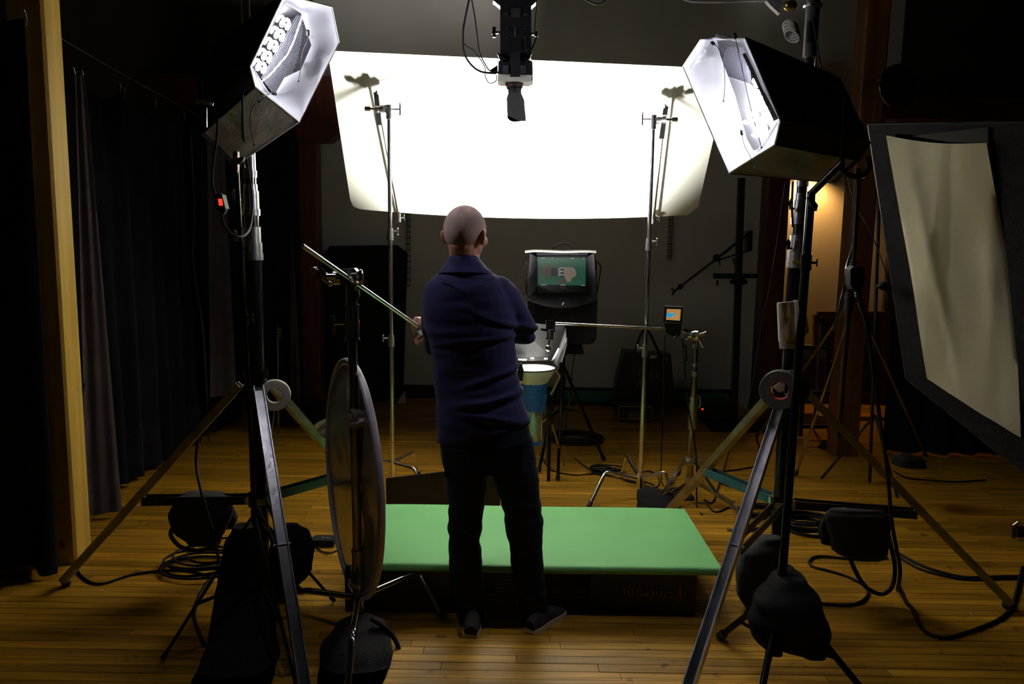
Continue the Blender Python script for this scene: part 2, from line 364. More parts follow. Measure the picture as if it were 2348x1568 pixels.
# right rear drape below the beam
def drape(name, label, A, B, ztop, zbot, m, folds, amp, scallop=0, hooks=0, group=None, taper=0., seed=1, n=None, lean=V((0, 0, 0))):
    A, B = V(A), V(B); d = (B-A); L = d.length; nrm = V((-d.y, d.x, 0)).normalized(); n = n or folds*10; rnd = random.Random(seed)
    ph = [rnd.uniform(.7, 1.3) for _ in range(folds+2)]; rows = []
    t = T(name, label, 'curtain', V((lerp(A.x, B.x, .5), lerp(A.y, B.y, .5), zbot)), group)
    M_ = 14
    for j in range(M_+1):
        v = j/M_; row = []
        for i in range(n+1):
            u = i/n; k = u*folds; w = math.sin(2*math.pi*k+.5*math.sin(k*2.3+seed))*ph[int(k)]; a = amp*(.35+.65*v)*w+amp*.5*math.sin(u*13+seed+v*1.5)
            zt = ztop(u) if callable(ztop) else ztop
            if scallop: zt -= scallop*abs(math.sin(math.pi*u*max(hooks-1, 1)))**1.2
            uu = .5+(u-.5)*(1-taper*(1-v))
            row.append(A+d*uu+nrm*a+lean*(1-v)+V((0, 0, lerp(zt, zbot, v))))
        rows.append(row)
    MB().grid(rows, nrm*.004).build('drape_cloth', m, t, ang=80)
    for h in range(hooks):
        u = h/max(hooks-1, 1); uu = .5+(u-.5)*(1-taper); zt = ztop(u) if callable(ztop) else ztop; p = A+d*uu+V((0, 0, zt))
        MB().tube([p+V((0, 0, -.03)), p+V((0, .008, .0)), p+V((0, 0, .03)), p+V((0, -.008, .035))], .0025, 6).build('hook', ALU, t)
    return t
drape('black_drape', 'black drape filling the far right corner behind the cream cloth frame', (3.0, 6.15, 0), (5.2, 6.0, 0), 2.55, .02, CURT, 9, .04)
drape('black_drape', 'black drape hanging in front of the yellow timber post on the left', (-3.25, 3.66, 0), (-2.205, 3.68, 0), lambda u: 2.72-.10*u, .02, CURT, 4, .045, scallop=.05, hooks=3, seed=3)
zt = lambda y: 2.66-.02*(y-4)
drape('black_drape', 'black drape on the wire nearest the yellow timber post', (-2.62, 4.46, 0), (-2.56, 5.25, 0), 2.60, .03, CURT, 4, .05, scallop=.10, hooks=3, seed=5)
drape('black_drape', 'black drape in the middle of the wire on the left', (-2.56, 5.30, 0), (-2.52, 6.12, 0), 2.58, .03, CURT, 4, .05, scallop=.12, hooks=3, seed=8)
drape('black_drape', 'black drape at the far end of the wire beside the large crank stand', (-2.54, 6.20, 0), (-2.46, 6.92, 0), 2.56, .03, CURT, 6, .05, scallop=.10, hooks=4, seed=11)
drape('black_drape', 'black drape across the far left corner beneath the timber beam', (-2.40, 7.0, 0), (-1.92, 7.04, 0), 2.60, .03, CURT, 3, .03, seed=13)
drape('grey_muslin', 'long narrow strip of pale muslin just behind the yellow post', (-2.44, 4.34, 0), (-2.31, 4.50, 0), 2.52, .04, MUSL, 1, .02, taper=.75, seed=4, n=10, hooks=1)
drape('grey_muslin', 'narrow grey muslin strip hanging left of the large crank stand', (-2.36, 6.05, 0), (-2.20, 6.2, 0), 2.42, .4, MUSL, 1, .015, taper=.4, seed=6, n=10)
drape('grey_muslin', 'short pointed muslin strip between crank stand and grip stand', (-1.98, 6.88, 0), (-1.88, 6.9, 0), 1.75, .12, MUSL, 1, .012, taper=.9, seed=7, n=10)
tag(MB().tube([P(95, 62, 3.95), P(160, 100, 4.3), P(300, 181, 5.15), P(430, 251, 6.2), P(520, 300, 7.3)], .0025, 6).build('curtain_wire', ALU), 'thin steel wire carrying the dark drapes along the left side', 'wire')
tag(MB().tube([P(438, 310, 5.9), P(445, 480, 5.9), P(443, 600, 5.9), P(465, 760, 5.9), P(474, 900, 5.9), G(478, 1010, .02)], .006, 6).build('hanging_cord', MUSL), 'thin pale cord hanging in front of the drapes left of the crank stand', 'cord')
# black panel leaning on the back wall
pl = [(735, 600), (748, 564), (905, 562), (930, 580), (924, 905), (738, 918)]
q = [P(x, y, 7.75) for x, y in pl]
for v in q: v.z = max(v.z, .02); v.y = 7.72+.10*v.z
t = T('flat_panel', 'large black panel leaning on the rear wall behind the left chrome stands', 'panel', (q[0].x, 7.72, 0))
MB().prism(q, (0, .04, 0)).build('panel_board', CLOTH, t)
a_ = P(925, 895, 7.7); MB().prism([G(910, 925, .005), G(930, 925, .005), P(928, 895, 7.68)], (0, .01, 0)).build('corner_flap', WCLO, t)
# green roll on the floor by the back wall
mb = MB(); mb.cyl((.35, 7.86, .075), (2.2, 7.86, .075), .07, n=16)
t = T('green_backdrop_roll', 'rolled dark green backdrop lying along the rear baseboard', 'backdrop roll', (.35, 7.86, 0)); mb.build('roll', DGREEN, t)
MB().cyl((.33, 7.86, .075), (.30, 7.86, .075), .03).cyl((2.2, 7.86, .075), (2.24, 7.86, .075), .03).build('core', BROWNP, t)
# chains on the wall
def chain(px, y0, y1, label):
    a, b = P(px, y0, 8.04), P(px, y1, 8.04); n = int((a.z-b.z)/.030); t = MB()
    for k in range(2):
        for i in range(n):
            c = a+V((k*.028-.014, 0, -i*.030)); t.torus(c, V((0, 1, 0)) if i % 2 else V((1, .2, 0)), .010, .0035, 8, 4)
    return tag(t.build('wall_chain', BLK), label, 'chain', 'roller chains on the rear wall')
chain(936, 470, 664, 'black roller chain hanging on the rear wall beside the left chrome stand')
chain(1540, 470, 606, 'black roller chain hanging on the rear wall right of the right chrome stand')

# ================================================================ bounce board
TL, TR, BL, BR = P(751, 116, 4.85), P(1672, 158, 4.85), P(806, 478, 5.52), P(1597, 492, 5.52)
rows = []
nn, mm = 40, 16
for j in range(mm+1):
    v = j/mm; row = []
    for i in range(nn+1):
        u = i/nn; a = lerp(lerp(TL, TR, u), lerp(BL, BR, u), v)
        s = 1-(2*u-1)**2
        a = a+V((0, .05*s, -.055*s*v*v+.01*s))
        row.append(a)
    rows.append(row)
# round the two lower corners a little
rows[mm][0] = lerp(rows[mm][0], rows[mm-1][1], .25); rows[mm][nn] = lerp(rows[mm][nn], rows[mm-1][nn-1], .5)
nb = (TR-TL).cross(BL-TL).normalized()
if nb.y < 0: nb = -nb
BN = nb
bd = MB().grid(rows).build('bounce_board', FOAMT, ang=50)

tag(bd, 'large curved white foam board tilted over the green table', 'bounce board')
def on_board(px, py, off=.0):
    return onplane(px, py, TL, TR, BL)-nb*off

# ================================================================ green table
yf, yb, xl, xr, zt_ = 3.322, 4.115, -.70, .948, .235
t = T('green_table_top', 'bright green paper covered table top in front of the man', 'table', (.07, 3.8, .2))
rows = []; prof = [(yf+.010, .200), (yf+.001, .204), (yf-.002, .214), (yf-.001, .226), (yf+.006, .2335), (yf+.016, .236)]+[(yf+.04+i*(yb-yf-.05)/8, .236) for i in range(9)]+[(yb, .233), (yb+.004, .22)]
for (y, z) in prof:
    row = []
    for i in range(25):
        u = i/24; x = lerp(xl, xr, u)
        if y > yb-.03: x = lerp(xl+.03*(y-yb+.03)/.03, xr-.03*(y-yb+.03)/.03, u)
        zz = z+.0012*math.sin(u*9)
        if i in (0, 24): x += (.003 if i else -.003); zz = min(zz, .214)
        elif i in (1, 23): x = lerp(xl, xr, 0 if i == 1 else 1)+(.0-x+x)*0; zz -= .002*(z > .22)
        row.append(V((x, y, zz)))
    rows.append(row)
MB().grid(rows, (0, 0, -.0012)).build('green_paper', GREEN, t, ang=60)
MB().box(((xl+xr)/2, (yf+yb)/2+.004, .2165), (xr-xl-.012, yb-yf-.03, .031)).build('table_board', BOXB, t)
def apple_box(label, A, B, dep=.30, group=None, text=None):
    A, B = V((A.x, A.y+.022, 0)), V((B.x, B.y+.022, 0)); d = (B-A).normalized(); n = V((-d.y, d.x, 0)); L = .475; h = .2; A = B-d*L
    t = T('apple_box', label, 'apple box', (A+B)/2+n*dep/2)
    R = Matrix((d, n, V((0, 0, 1)))).transposed(); c = (A+B)/2+n*dep/2
    MB().box(c+V((0, 0, h/2)), (L, dep-.004, h-.002), R=R).build('box_body', BOXB, t)
    # end panel hand holes (recessed slots on the short ends)
    for s in (-1, 1): MB().box(c+d*s*(L/2)+V((0, 0, .14)), (.003, .10, .03), R=R).build('hand_hole', RUB, t)
    return t, A, B, d, n
A, B = G(1370, 1404), G(1596, 1420)
t, A, B, d, n = apple_box('black plywood apple box stencilled CINÉPOOL upside down under the table', A, B)
# stencil, upside down
o_ = B-d*.075-n*.0012+V((0, 0, .104))
tb = text_mb('CINÉPOOL', .042, B-d*.100-n*.0016+V((0, 0, .112)), -d, (0, 0, -1), .0008, 1.18); tb.build('stencil_lettering', GOLD, t)
em = MB(); ec = B-d*.072-n*.0016+V((0, 0, .084))
for r0, r1 in ((.0205, .0225), (.006, .0085)):
    k = 24; ring = [ec+(d*math.cos(a*2*math.pi/k)+V((0, 0, 1))*math.sin(a*2*math.pi/k))*r for r in (r0, r1) for a in range(k)]
    em.add(ring, [(i, (i+1) % k, (i+1) % k+k, i+k) for i in range(k)])
for a in range(6):
    c = ec+(d*math.cos(a*1.047)+V((0, 0, 1))*math.sin(a*1.047))*.0135; em.prism([c+d*.003, c+V((0, 0, .003)), c-d*.003, c-V((0, 0, .003))], -n*.0005)
q = lambda a, b: ec+d*a+V((0, 0, b))
em.prism([q(-.010, .016), q(-.005, .034), q(-.006, .062), q(-.0035, .062), q(-.001, .040), q(.001, .040), q(.0035, .062), q(.006, .062), q(.005, .034), q(.010, .016)], -n*.0005)
em.build('stencil_emblem', GOLD, t)
A2, B2 = G(800, 1408), G(1033, 1410)
apple_box('plain black apple box under the left end of the green table', A2, B2)
apple_box('black apple box at the back under the right end of the green table', V((.38, 3.78, 0)), V((.86, 3.78, 0)))
# low black screen behind the table
t = T('black_flag_panel', 'low black board standing behind the left half of the green table', 'panel', (-.4, 4.55, 0))
a, b = P(885, 1097, 4.50), P(1148, 1066, 4.72)
q = [V((a.x, a.y, 0)), V((b.x, b.y, 0)), b, a]; MB().prism(q, (0, .012, 0)).build('panel_board', BOXB, t)
MB().prism([V((a.x, a.y+.0125, 0)), V((b.x, b.y+.0125, 0)), b+V((0, .0125, -.002)), a+V((0, .0125, -.002))], (0, .003, 0)).build('white_backing', FOAM, t)
t = T('white_card', 'small white card standing upright behind the black board', 'card', (P(1030, 1080, 4.9).x, 4.9, 0))
a, b = P(1016, 1062, 4.9), P(1075, 1058, 4.95)
MB().prism([V((a.x, a.y, .0)), V((b.x, b.y, .0)), b, a], (0, .004, 0)).build('card_sheet', FOAM, t)
MB().box(((a.x+b.x)/2, 4.95, .01), (.12, .06, .02)).build('card_foot', BPL, t)

# ================================================================ light stands
def crank_stand(label, base, feet, side):
    x, y = base; t = T('crank_stand', label, 'light stand', (x, y, 0)); c = lambda z, dx=0, dy=0: V((x+dx, y+dy, z))
    MB().cyl(c(.09), c(1.62), .040, n=24).build('main_column', BLKG, t)
    MB().cyl(c(.07), c(.14), .046, n=20).build('column_foot', RUB, t)
    cm = MB(); MB.lathe(cm, c(1.56), (0, 0, 1), [(0, .040), (0, .048), (.03, .048), (.03, .045), (.08, .045), (.08, .040), (.15, .039), (.15, .0)], 24); cm.build('lower_collar', ALU, t)
    MB().cyl(c(1.70), c(1.80), .033, n=20).build('second_tube', CHRD, t)
    cm = MB(); cm.lathe(c(1.76), (0, 0, 1), [(0, .033), (0, .040), (.03, .040), (.03, .036), (.11, .035), (.11, .031), (.14, .03), (.14, 0)], 24); cm.build('middle_collar', ALU, t)
    MB().cyl(c(1.88), c(1.95), .026, n=18).build('third_tube', CHRD, t)
    cm = MB(); cm.lathe(c(1.93), (0, 0, 1), [(0, .026), (0, .030), (.03, .030), (.03, .026), (.12, .025), (.12, 0)], 20); cm.build('upper_collar', ALU, t)
    MB().cyl(c(2.02), c(2.98), .019, n=16).build('upper_tube', CHR, t)
    MB().cyl(c(2.0, -.028*side), c(2.50, -.028*side), .005, n=8).build('guide_rod', CHR, t)
    for z, s in ((1.65, 1), (1.83, 1), (1.98, 1)):
        k = MB(); p = c(z, -.035, -.02); d = V((-.8, -.6, 0)).normalized(); k.cyl(p, p+d*.025, .006, n=8)
        e = p+d*.025; k.prism([e+V((-.006, 0, -.006)), e+V((-.012, -.004, .028)), e+V((-.004, -.004, .045)), e+V((.010, 0, .028)), e+V((.008, 0, -.006))], (-.004, -.008, 0))
        k.build('wing_handle', ALU, t)
    zh = 1.0
    cm = MB(); cm.lathe(c(.95), (0, 0, 1), [(0, .041), (0, .056), (.03, .056), (.03, .052), (.07, .052), (.07, .058), (.10, .058), (.10, .041)], 24); cm.build('leg_hub', BLKG, t)
    cm = MB(); cm.lathe(c(.40), (0, 0, 1), [(0, .041), (0, .052), (.06, .052), (.06, .041)], 20); cm.build('brace_hub', BLKG, t)
    for i, (fx, fy, lm, bm__) in enumerate(feet):
        f = V((fx, fy, .02)); d = V((fx-x, fy-y, 0)).normalized(); h = c(.97)+d*.062
        sd = V((-d.y, d.x, 0)); lg = MB()
        u = (f-h).normalized(); nrm = sd.cross(u)
        # channel section: web and two flanges
        lg.beam(h, f, .044, .004, nrm)
        for s in (-1, 1): lg.beam(h+sd*s*.0205-nrm*.016, f+sd*s*.0205-nrm*.016, .004, .036, nrm)
        leg = lg.build('leg', lm, t)
        MB().sph(f+V((0, 0, .0)), (.022, .022, .02)).build('foot_pad', RUB, leg)
        MB().cyl(h-sd*.028, h+sd*.028, .008, n=8).build('pivot_bolt', ALU, leg)
        mid = lerp(h, f, .56); m0 = c(.43)+d*.05; br = MB()
        for s in (-1, 1): br.beam(m0+sd*s*.024, mid+sd*s*.024-V((0, 0, .012)), .005, .040, V((0, 0, 1)))
        br.build('brace', bm__, t)
        MB().cyl(mid-sd*.034, mid+sd*.034, .007, n=8).build('brace_bolt', ALU, t)
        MB().box(m0-d*.006, (.03, .06, .03), math.atan2(d.y, d.x)).build('brace_lug', ALU, t)
    return t
LB, RB = (-1.19, 3.60), (1.315, 3.66)
gl = G(152, 1345); gr = G(2308, 1396); gl2 = G(1553, 1190)
crank_stand('large crank stand carrying the left softbox side of the rig', LB, [(gl.x, gl.y, OLIVE, BLK), (-.72, 2.62, STEEL, BLK), (-.66, 4.30, OLIVE, BLK)], 1)
crank_stand('large crank stand on the right hung with gloves and tape', RB, [(gr.x, gr.y, OLIVE, BLK), (.66, 2.68, STEEL, BLK), (.93, 4.52, OLIVE, TEAL)], -1)
# overhead pipe between the crank stands
t = T('overhead_pipe', 'steel pipe carrying the camera across the top of both crank stands', 'pipe', (0, 3.63, 2.98))
MB().cyl((-1.6, 3.63, 3.0), (1.75, 3.63, 3.0), .024, n=18).build('pipe', STEEL, t)
for (x, y), s in ((LB, 1), (RB, -1)):
    MB().cyl((x, y, 2.93), (x, y, 3.05), .036, n=16).build('pipe_coupler', ALU, t); MB().torus((x, y+.0, 2.72), (0, 0, 1), .03, .012).build('coupler_ring', ALU, t)
# pipe with grey tape above the right softbox
rt = MB(); rt.cyl((RB[0], RB[1], 2.50), (RB[0], RB[1], 2.90), .030, n=18); tag(rt.build('taped_sleeve', GTAPE), 'dull grey taped sleeve on the right crank stand above the softbox', 'sleeve')
wk = MB(); cc = P(1812, 62, 3.6)
for k in range(4): wk.torus(cc+V((.0+.004*k, .0, -.012*k)), V((.55, .3, .8)), .034, .0035, 20, 6, 2.2)
tag(wk.build('cable_coil', WCLO), 'small pale coil hung beside the right crank stand above the softbox', 'cable coil')
t = T('clamp_lamp_holder', 'white plastic clamp with a copper spring at the top of the right crank stand', 'clamp', P(1800, 10, 3.55))
MB().prism([P(1752, -6, 3.55), P(1800, -12, 3.55), P(1792, 22, 3.55), P(1788, 32, 3.55), P(1765, 10, 3.55)], (0, .03, 0)).build('clamp_body', WCLO, t)
MB().sph(P(1812, 12, 3.55), (.03, .025, .025)).build('copper_spring', BRASS, t)
tag(MB().tube([P(1330, -12, 3.6), P(1350, 3, 3.6), P(1375, 9, 3.6), P(1398, -8, 3.6)], .004, 6).build('overhead_cable', BPL), 'thin dark cord looping below the top edge between camera and right stand', 'cord')
tag(MB().tube([P(1560, -4, 3.62), P(1590, 4, 3.62), P(1650, 5, 3.6), P(1700, 3, 3.6), P(1756, 2, 3.56)], .004, 6).build('overhead_cable', WCLO), 'thin pale cord leading to the white clamp at top right', 'cord')

# ================================================================ overhead camera
t = T('overhead_camera', 'black camera rig hanging nose down over the green table', 'camera', P(1183, 100, 3.66)+V((0, 0, .3)))
D = 3.63
def boxpx(mb, x0, y0, x1, y1, d, th):
    q = [P(x0, y0, d), P(x1, y0, d), P(x1, y1, d), P(x0, y1, d)]; return mb.prism(q, (0, th, 0))
m = MB(); boxpx(m, 1147, -60, 1218, 60, D, .08); boxpx(m, 1147, 60, 1218, 132, D, .09)
m.prism([P(1146, 128, D), P(1218, 128, D), P(1208, 138, D), P(1155, 138, D)], (0, .09, 0)); m.build('mount_housing', BLK, t)
m = MB(); boxpx(m, 1130, -40, 1147, 2, D+.02, .06); m.prism([P(1130, 0, D+.02), P(1147, 14, D+.02), P(1147, -8, D+.02)], (0, .06, 0)); boxpx(m, 1217, -40, 1232, 4, D+.02, .06); m.prism([P(1232, 2, D+.02), P(1217, 15, D+.02), P(1217, -8, D+.02)], (0, .06, 0)); m.build('mount_bracket', ALU, t)
m = MB(); boxpx(m, 1172, 18, 1193, 39, D-.006, .006); boxpx(m, 1178.5, 62, 1184, 84, D-.006, .006); m.build('mount_plate', ALU, t)
m = MB(); boxpx(m, 1154, 29, 1166, 34, D-.004, .004); boxpx(m, 1199, 30, 1210, 35, D-.004, .004)
for x in (1161, 1202):
    for y in (66, 86): m.cyl(P(x, y, D-.004), P(x, y, D+.0), .004, n=8)
m.build('screw', ALU, t)
m = MB(); m.cyl(P(1147, 74, D+.03), P(1128, 76, D+.03), .006, n=8); m.cyl(P(1133, 62, D+.03), P(1133, 86, D+.03), .008, n=10); m.build('lock_lever', CHRD, t)
m = MB(); m.cyl(P(1218, 78, D+.03), P(1232, 78, D+.03), .006, n=8); m.cyl(P(1229, 72, D+.03), P(1229, 84, D+.03), .007, n=10); m.build('lock_lever', CHRD, t)
m = MB(); m.tube([P(1220, 80, D-.01), P(1212, 82, D-.01), P(1208, 112, D-.01), P(1214, 119, D-.01), P(1219, 112, D-.01), P(1230, 84, D-.01), P(1224, 79, D-.01)], .0035, 8, 4); m.build('carabiner', CHR, t)
m = MB(); m.tube([P(1231, -30, D), P(1230, 20, D), P(1228, 35, D), P(1226, 72, D)], .003, 6); m.build('safety_cord', BPL, t)
m = MB(); m.prism([P(1143, 140, D-.01), P(1150, 137, D-.01), P(1212, 137, D-.01), P(1221, 141, D-.01), P(1222, 185, D-.01), P(1141, 185, D-.01)], (0, .11, 0)); m.build('camera_body', BPL, t)
m = MB(); m.prism([P(1142, 170, D-.016), P(1220, 172, D-.016), P(1219, 184, D-.016), P(1215, 187, D-.016), P(1146, 186, D-.016), P(1142, 182, D-.016)], (0, .115, 0)); m.build('camera_front', CAMF, t)
for x in (1153, 1193): boxpx(m := MB(), x, 150, x+13, 168, D-.015, .005).build('grip_panel', GTAPE, t)
boxpx(MB(), 1170, 120, 1193, 175, D-.03, .04).build('prism_hump', BPL, t)
m = MB(); 
for s in (0, 1):
    x = (1147, 1212)[s]; m.tube([P(1143+s*74, 124, D-.01), P(x, 132, D-.02), P(1152+s*54, 140, D-.02)], .006, 6)
m.build('mount_clip', CHR, t)
lc = P(1179, 178, D+.035); ax = (P(1183, 275, D+.035)-lc).normalized()
m = MB(); m.lathe(lc, ax, [(-.01, 0), (-.01, .041), (.035, .041), (.036, .036), (.048, .036), (.05, .030), (.075, .029), (.075, 0)], 24); m.build('lens_barrel', BPL, t)
m = MB(); m.torus(lc+ax*.036, ax, .037, .0018, 24, 6); m.build('red_ring', RED, t)
m = MB(); L0 = (P(1183, 275, D+.035)-lc).length; rings = []
for k in range(10):
    v = k/9; c = lc+ax*lerp(.068, L0, v)+V((.004*v, 0, 0)); r = .029 if k == 0 else (.034 if k == 1 else .0385+.004*v)
    rings.append([c+V((math.cos(a*2*math.pi/20)*r*(1+.06*noise.noise(V((a*.6, k*.5, 0)))), math.sin(a*2*math.pi/20)*r, .006*math.sin(a*.7)*v+(-.008*math.cos(a*2*math.pi/20) if k == 9 else 0))) for a in range(20)])
m.loft(rings, False); m.build('lens_hood_cloth', mat('grey_hood_cloth', (.06, .06, .055), .9, bump=.3), t)
tag(MB().tube([P(1080, -20, 3.6), P(1066, 45, 3.6), P(1062, 75, 3.6), P(1064, 120, 3.6), P(1080, 148, 3.6), P(1100, 163, 3.6), P(1122, 167, 3.62), P(1141, 166, 3.66)], .0048, 6).build('camera_cable', BPL), 'thick black cable curving into the left side of the overhead camera', 'cable')
tag(MB().tube([P(1077, -20, 3.61), P(1068, 40, 3.61), P(1062, 95, 3.61), P(1085, 115, 3.6), P(1100, 134, 3.6), P(1112, 155, 3.62), P(1113, 175, 3.62), P(1122, 190, 3.63), P(1137, 186, 3.65), P(1139, 172, 3.66)], .0024, 6).build('camera_cable', BPL), 'thin wire making a small loop at the lower left of the camera', 'cable')
tag(MB().tube([P(1078, -20, 3.6), P(1088, 35, 3.6), P(1094, 80, 3.6), P(1100, 120, 3.6), P(1113, 148, 3.62), P(1124, 162, 3.63), P(1140, 155, 3.66)], .0032, 6).build('camera_cable', BPL), 'inner thin black cable dropping beside the overhead camera', 'cable')
t = T('cable_plug', 'blue and black plug in the side of the overhead camera', 'plug', P(1130, 165, 3.66))
MB().cyl(P(1116, 167, 3.655), P(1138, 168, 3.66), .005, n=8).build('blue_sleeve', BLUE, t)
MB().prism([P(1124, 160, 3.65), P(1141, 149, 3.65), P(1141, 163, 3.65), P(1124, 165, 3.65)], (0, .015, 0)).build('plug_body', BPL, t)
# ================================================================ softboxes
def softbox(label, front, hole, back, bulbs, grid_px, mats_, rod_px, toggles, white_px=None):
    """front/back: six corners (pixel x, y, distance), near top, near mid, near low, far low, far top, top"""
    Fp = [P(*p) for p in front]; B = [P(*p) for p in back]
    c = sum(Fp, V())/6; cb = sum(B, V())/6; ax = (c-cb).normalized()
    t = T('softbox', label, 'softbox', V((cb.x, cb.y, min(p.z for p in B))))
    a, b, e = P(*front[1]), P(*front[3]), P(*front[4])
    n = (b-a).cross(e-a).normalized()
    if n.dot(ax) < 0: n = -n
    # flatten the front ring on one plane
    Fp = [p-n*(p-a).dot(n) for p in Fp]
    # shell: black cloth sides, silk bottom, subdivided for sag
    def panel(p0, p1, q0, q1, name, m, bulge, seed):
        rows = []; nn = (p1-p0).cross(q0-p0).normalized(); mid = (p0+p1+q0+q1)/4
        if nn.dot(mid-(c+cb)/2) < 0: nn = -nn
        for j in range(9):
            v = j/8; row = []
            for i in range(9):
                u = i/8; p = lerp(lerp(p0, p1, u), lerp(q0, q1, u), v); s = math.sin(math.pi*u)*math.sin(math.pi*v)
                p = p+nn*(bulge*s+.010*s*noise.noise(p*9+V((seed, 0, 0)))*(1 if bulge else .3)); row.append(p)
            rows.append(row)
        mb = MB().grid(rows, -nn*.003)
        return mb.build(name, m, t, ang=60)
    for i in range(6):
        j = (i+1) % 6; name, m, bl = mats_[i]
        panel(Fp[i], Fp[j], B[i], B[j], name, m, bl, i)
    MB().prism(B, -ax*.02).build('back_panel', CLOTH, t)
    MB().lathe(cb-ax*.01, -ax, [(0, .0), (0, .07), (.04, .07), (.06, .05), (.12, .045), (.12, 0)], 20).build('lamp_head', BPL, t)
    # rim tubes
    mb = MB()
    for i in range(6): mb.cyl(Fp[i], Fp[(i+1) % 6], .0045, n=8)
    mb.build('rim_rod', ALU, t)
    for i in range(6): MB().cyl(Fp[i], B[i], .004, n=6).build('corner_rod', BLK, t)
    # front cloth with the opening where it is peeled away; corner order follows the hole list
    O = []
    for k, (i, j, u) in enumerate(hole['outer']): O.append(lerp(Fp[i], Fp[j], u))
    H = []
    for (x, y) in hole['px']: d = ray(x, y); H.append(CAM+d*((a-CAM).dot(n)/d.dot(n)))
    def closed(pts, m_):
        out = []
        for i in range(len(pts)):
            for k in range(m_): out.append(lerp(pts[i], pts[(i+1) % len(pts)], k/m_))
        return out
    O2, H2 = closed(O, 5), closed(H, 5); rows = []
    for j in range(7):
        v = j/6; row = []
        for i in range(len(O2)+1):
            p = lerp(O2[i % len(O2)], H2[i % len(H2)], v); w = math.sin(math.pi*v)
            row.append(p+n*(.030*w*(O2[i % len(O2)]-H2[i % len(H2)]).length/.2+.012*w*noise.noise(p*16)))
        rows.append(row)
    MB().grid(rows, n*.0008).build('diffusion_cloth', DIFF, t, ang=70)
    # inside: baffle with ribs, bulbs, reflector
    gp = []
    for (x, y) in grid_px: d = ray(x, y); pl = a-n*.10; gp.append(CAM+d*((pl-CAM).dot(n)/d.dot(n)))
    mb = MB().prism(gp, -n*.003); bf = mb.build('inner_baffle', GRIDM, t)
    mb = MB(); K = 22
    for k in range(1, K):
        u = k/K; p0, p1 = lerp(gp[0], gp[-1], u), lerp(gp[1], gp[2], u); mb.beam(p0+n*.001, p1+n*.001, .0025, .003, n)
    mb.build('baffle_rib', SILV, bf)
    for (x, y) in bulbs:
        d = ray(x, y); pl = a-n*.045; p = CAM+d*((pl-CAM).dot(n)/d.dot(n)); r_, u_ = frame(n); hx = []
        for k in range(29):
            u = k/28; hx.append(p+(r_*math.cos(u*12.6)+u_*math.sin(u*12.6))*.015+n*(u-.5)*.05)
        hb = MB(); hb.tube(hx, .0065, 6, 0); ob = hb.build('spiral_bulb', BULB, t)
        MB().cyl(p-n*.03, p-n*.075, .014, n=10).build('bulb_socket', BPL, ob)
    if white_px:
        wp = []
        for (x, y) in white_px: d = ray(x, y); pl = a-n*.085; wp.append(CAM+d*((pl-CAM).dot(n)/d.dot(n)))
        MB().prism(wp, -n*.003).build('added_white_panel', DIFF, t)  # white panel added behind the bulbs so the opening looks blown out
    if rod_px:
        pts = []
        for (x, y) in rod_px: d = ray(x, y); pl = a-n*.012; pts.append(CAM+d*((pl-CAM).dot(n)/d.dot(n)))
        MB().tube(pts, .0035, 6, 0).build('inner_rod', WCLO, t)
    for tg in toggles:
        pts = []
        for (x, y) in tg: d = ray(x, y); pl = a+n*.035; pts.append(CAM+d*((pl-CAM).dot(n)/d.dot(n)))
        o = MB().tube(pts, .0014, 6, 5).build('draw_cord', BPL, t)
        MB().cyl(pts[0], pts[0]+(pts[1]-pts[0]).normalized()*.02, .0065, n=8).sph(pts[-1], .004, 8, 6).build('cord_toggle', BPL, o)
    return t, Fp, B, n
FL = [(646, -14, 2.95), (572, 150, 2.95), (616, 216, 3.03), (686, 279, 3.46), (776, 97, 3.46), (716, -6, 3.3)]
BLl = [(505, 92, 3.02), (463, 180, 3.02), (468, 302, 3.08), (545, 376, 3.42), (640, 240, 3.46), (600, 60, 3.36)]
black = ('side_panel', CLOTH, .008)
hl = {'outer': [(0, 0, 0), (1, 1, 0), (2, 2, 0), (2, 3, .5), (3, 3, 0), (3, 4, .45), (4, 4, 0), (5, 5, 0)],
      'px': [(652, 6), (577, 150), (616, 211), (630, 217), (652, 178), (690, 160), (714, 104), (690, 30)]}
tl, FpL, BpL, nL = softbox('left softbox with its white front peeled back over spiral bulbs', FL, hl, BLl,
    [(652, 52), (639, 78), (624, 103), (610, 128), (597, 152)], [(690, 20), (600, 180), (640, 235), (735, 90)],
    [black, black, ('silk_bottom', SILK, .02), ('far_panel', CLOTH, .01), ('top_panel', CLOTH, .01), black],
    [(694, 36), (676, 90), (660, 125), (620, 172), (590, 196)], [[(706, 70), (706, 90), (694, 120), (689, 160), (684, 186)], [(632, 215), (620, 213), (604, 222)], [(600, 225), (577, 250), (574, 290), (582, 332)]])
FR = [(1701, 92, 3.0), (1790, 275, 3.0), (1742, 348, 3.08), (1672, 397, 3.5), (1567, 152, 3.5), (1640, 76, 3.3)]
BRr = [(1915, 175, 3.04), (1986, 325, 3.04), (1960, 366, 3.1), (1905, 418, 3.44), (1830, 280, 3.5), (1800, 140, 3.4)]
hr = {'outer': [(0, 0, 0), (1, 1, 0), (2, 2, 0), (2, 3, .5), (3, 3, 0), (3, 4, .45), (4, 4, 0), (5, 5, 0)],
      'px': [(1699, 98), (1786, 274), (1738, 343), (1727, 345), (1712, 318), (1686, 220), (1652, 128), (1642, 84)]}
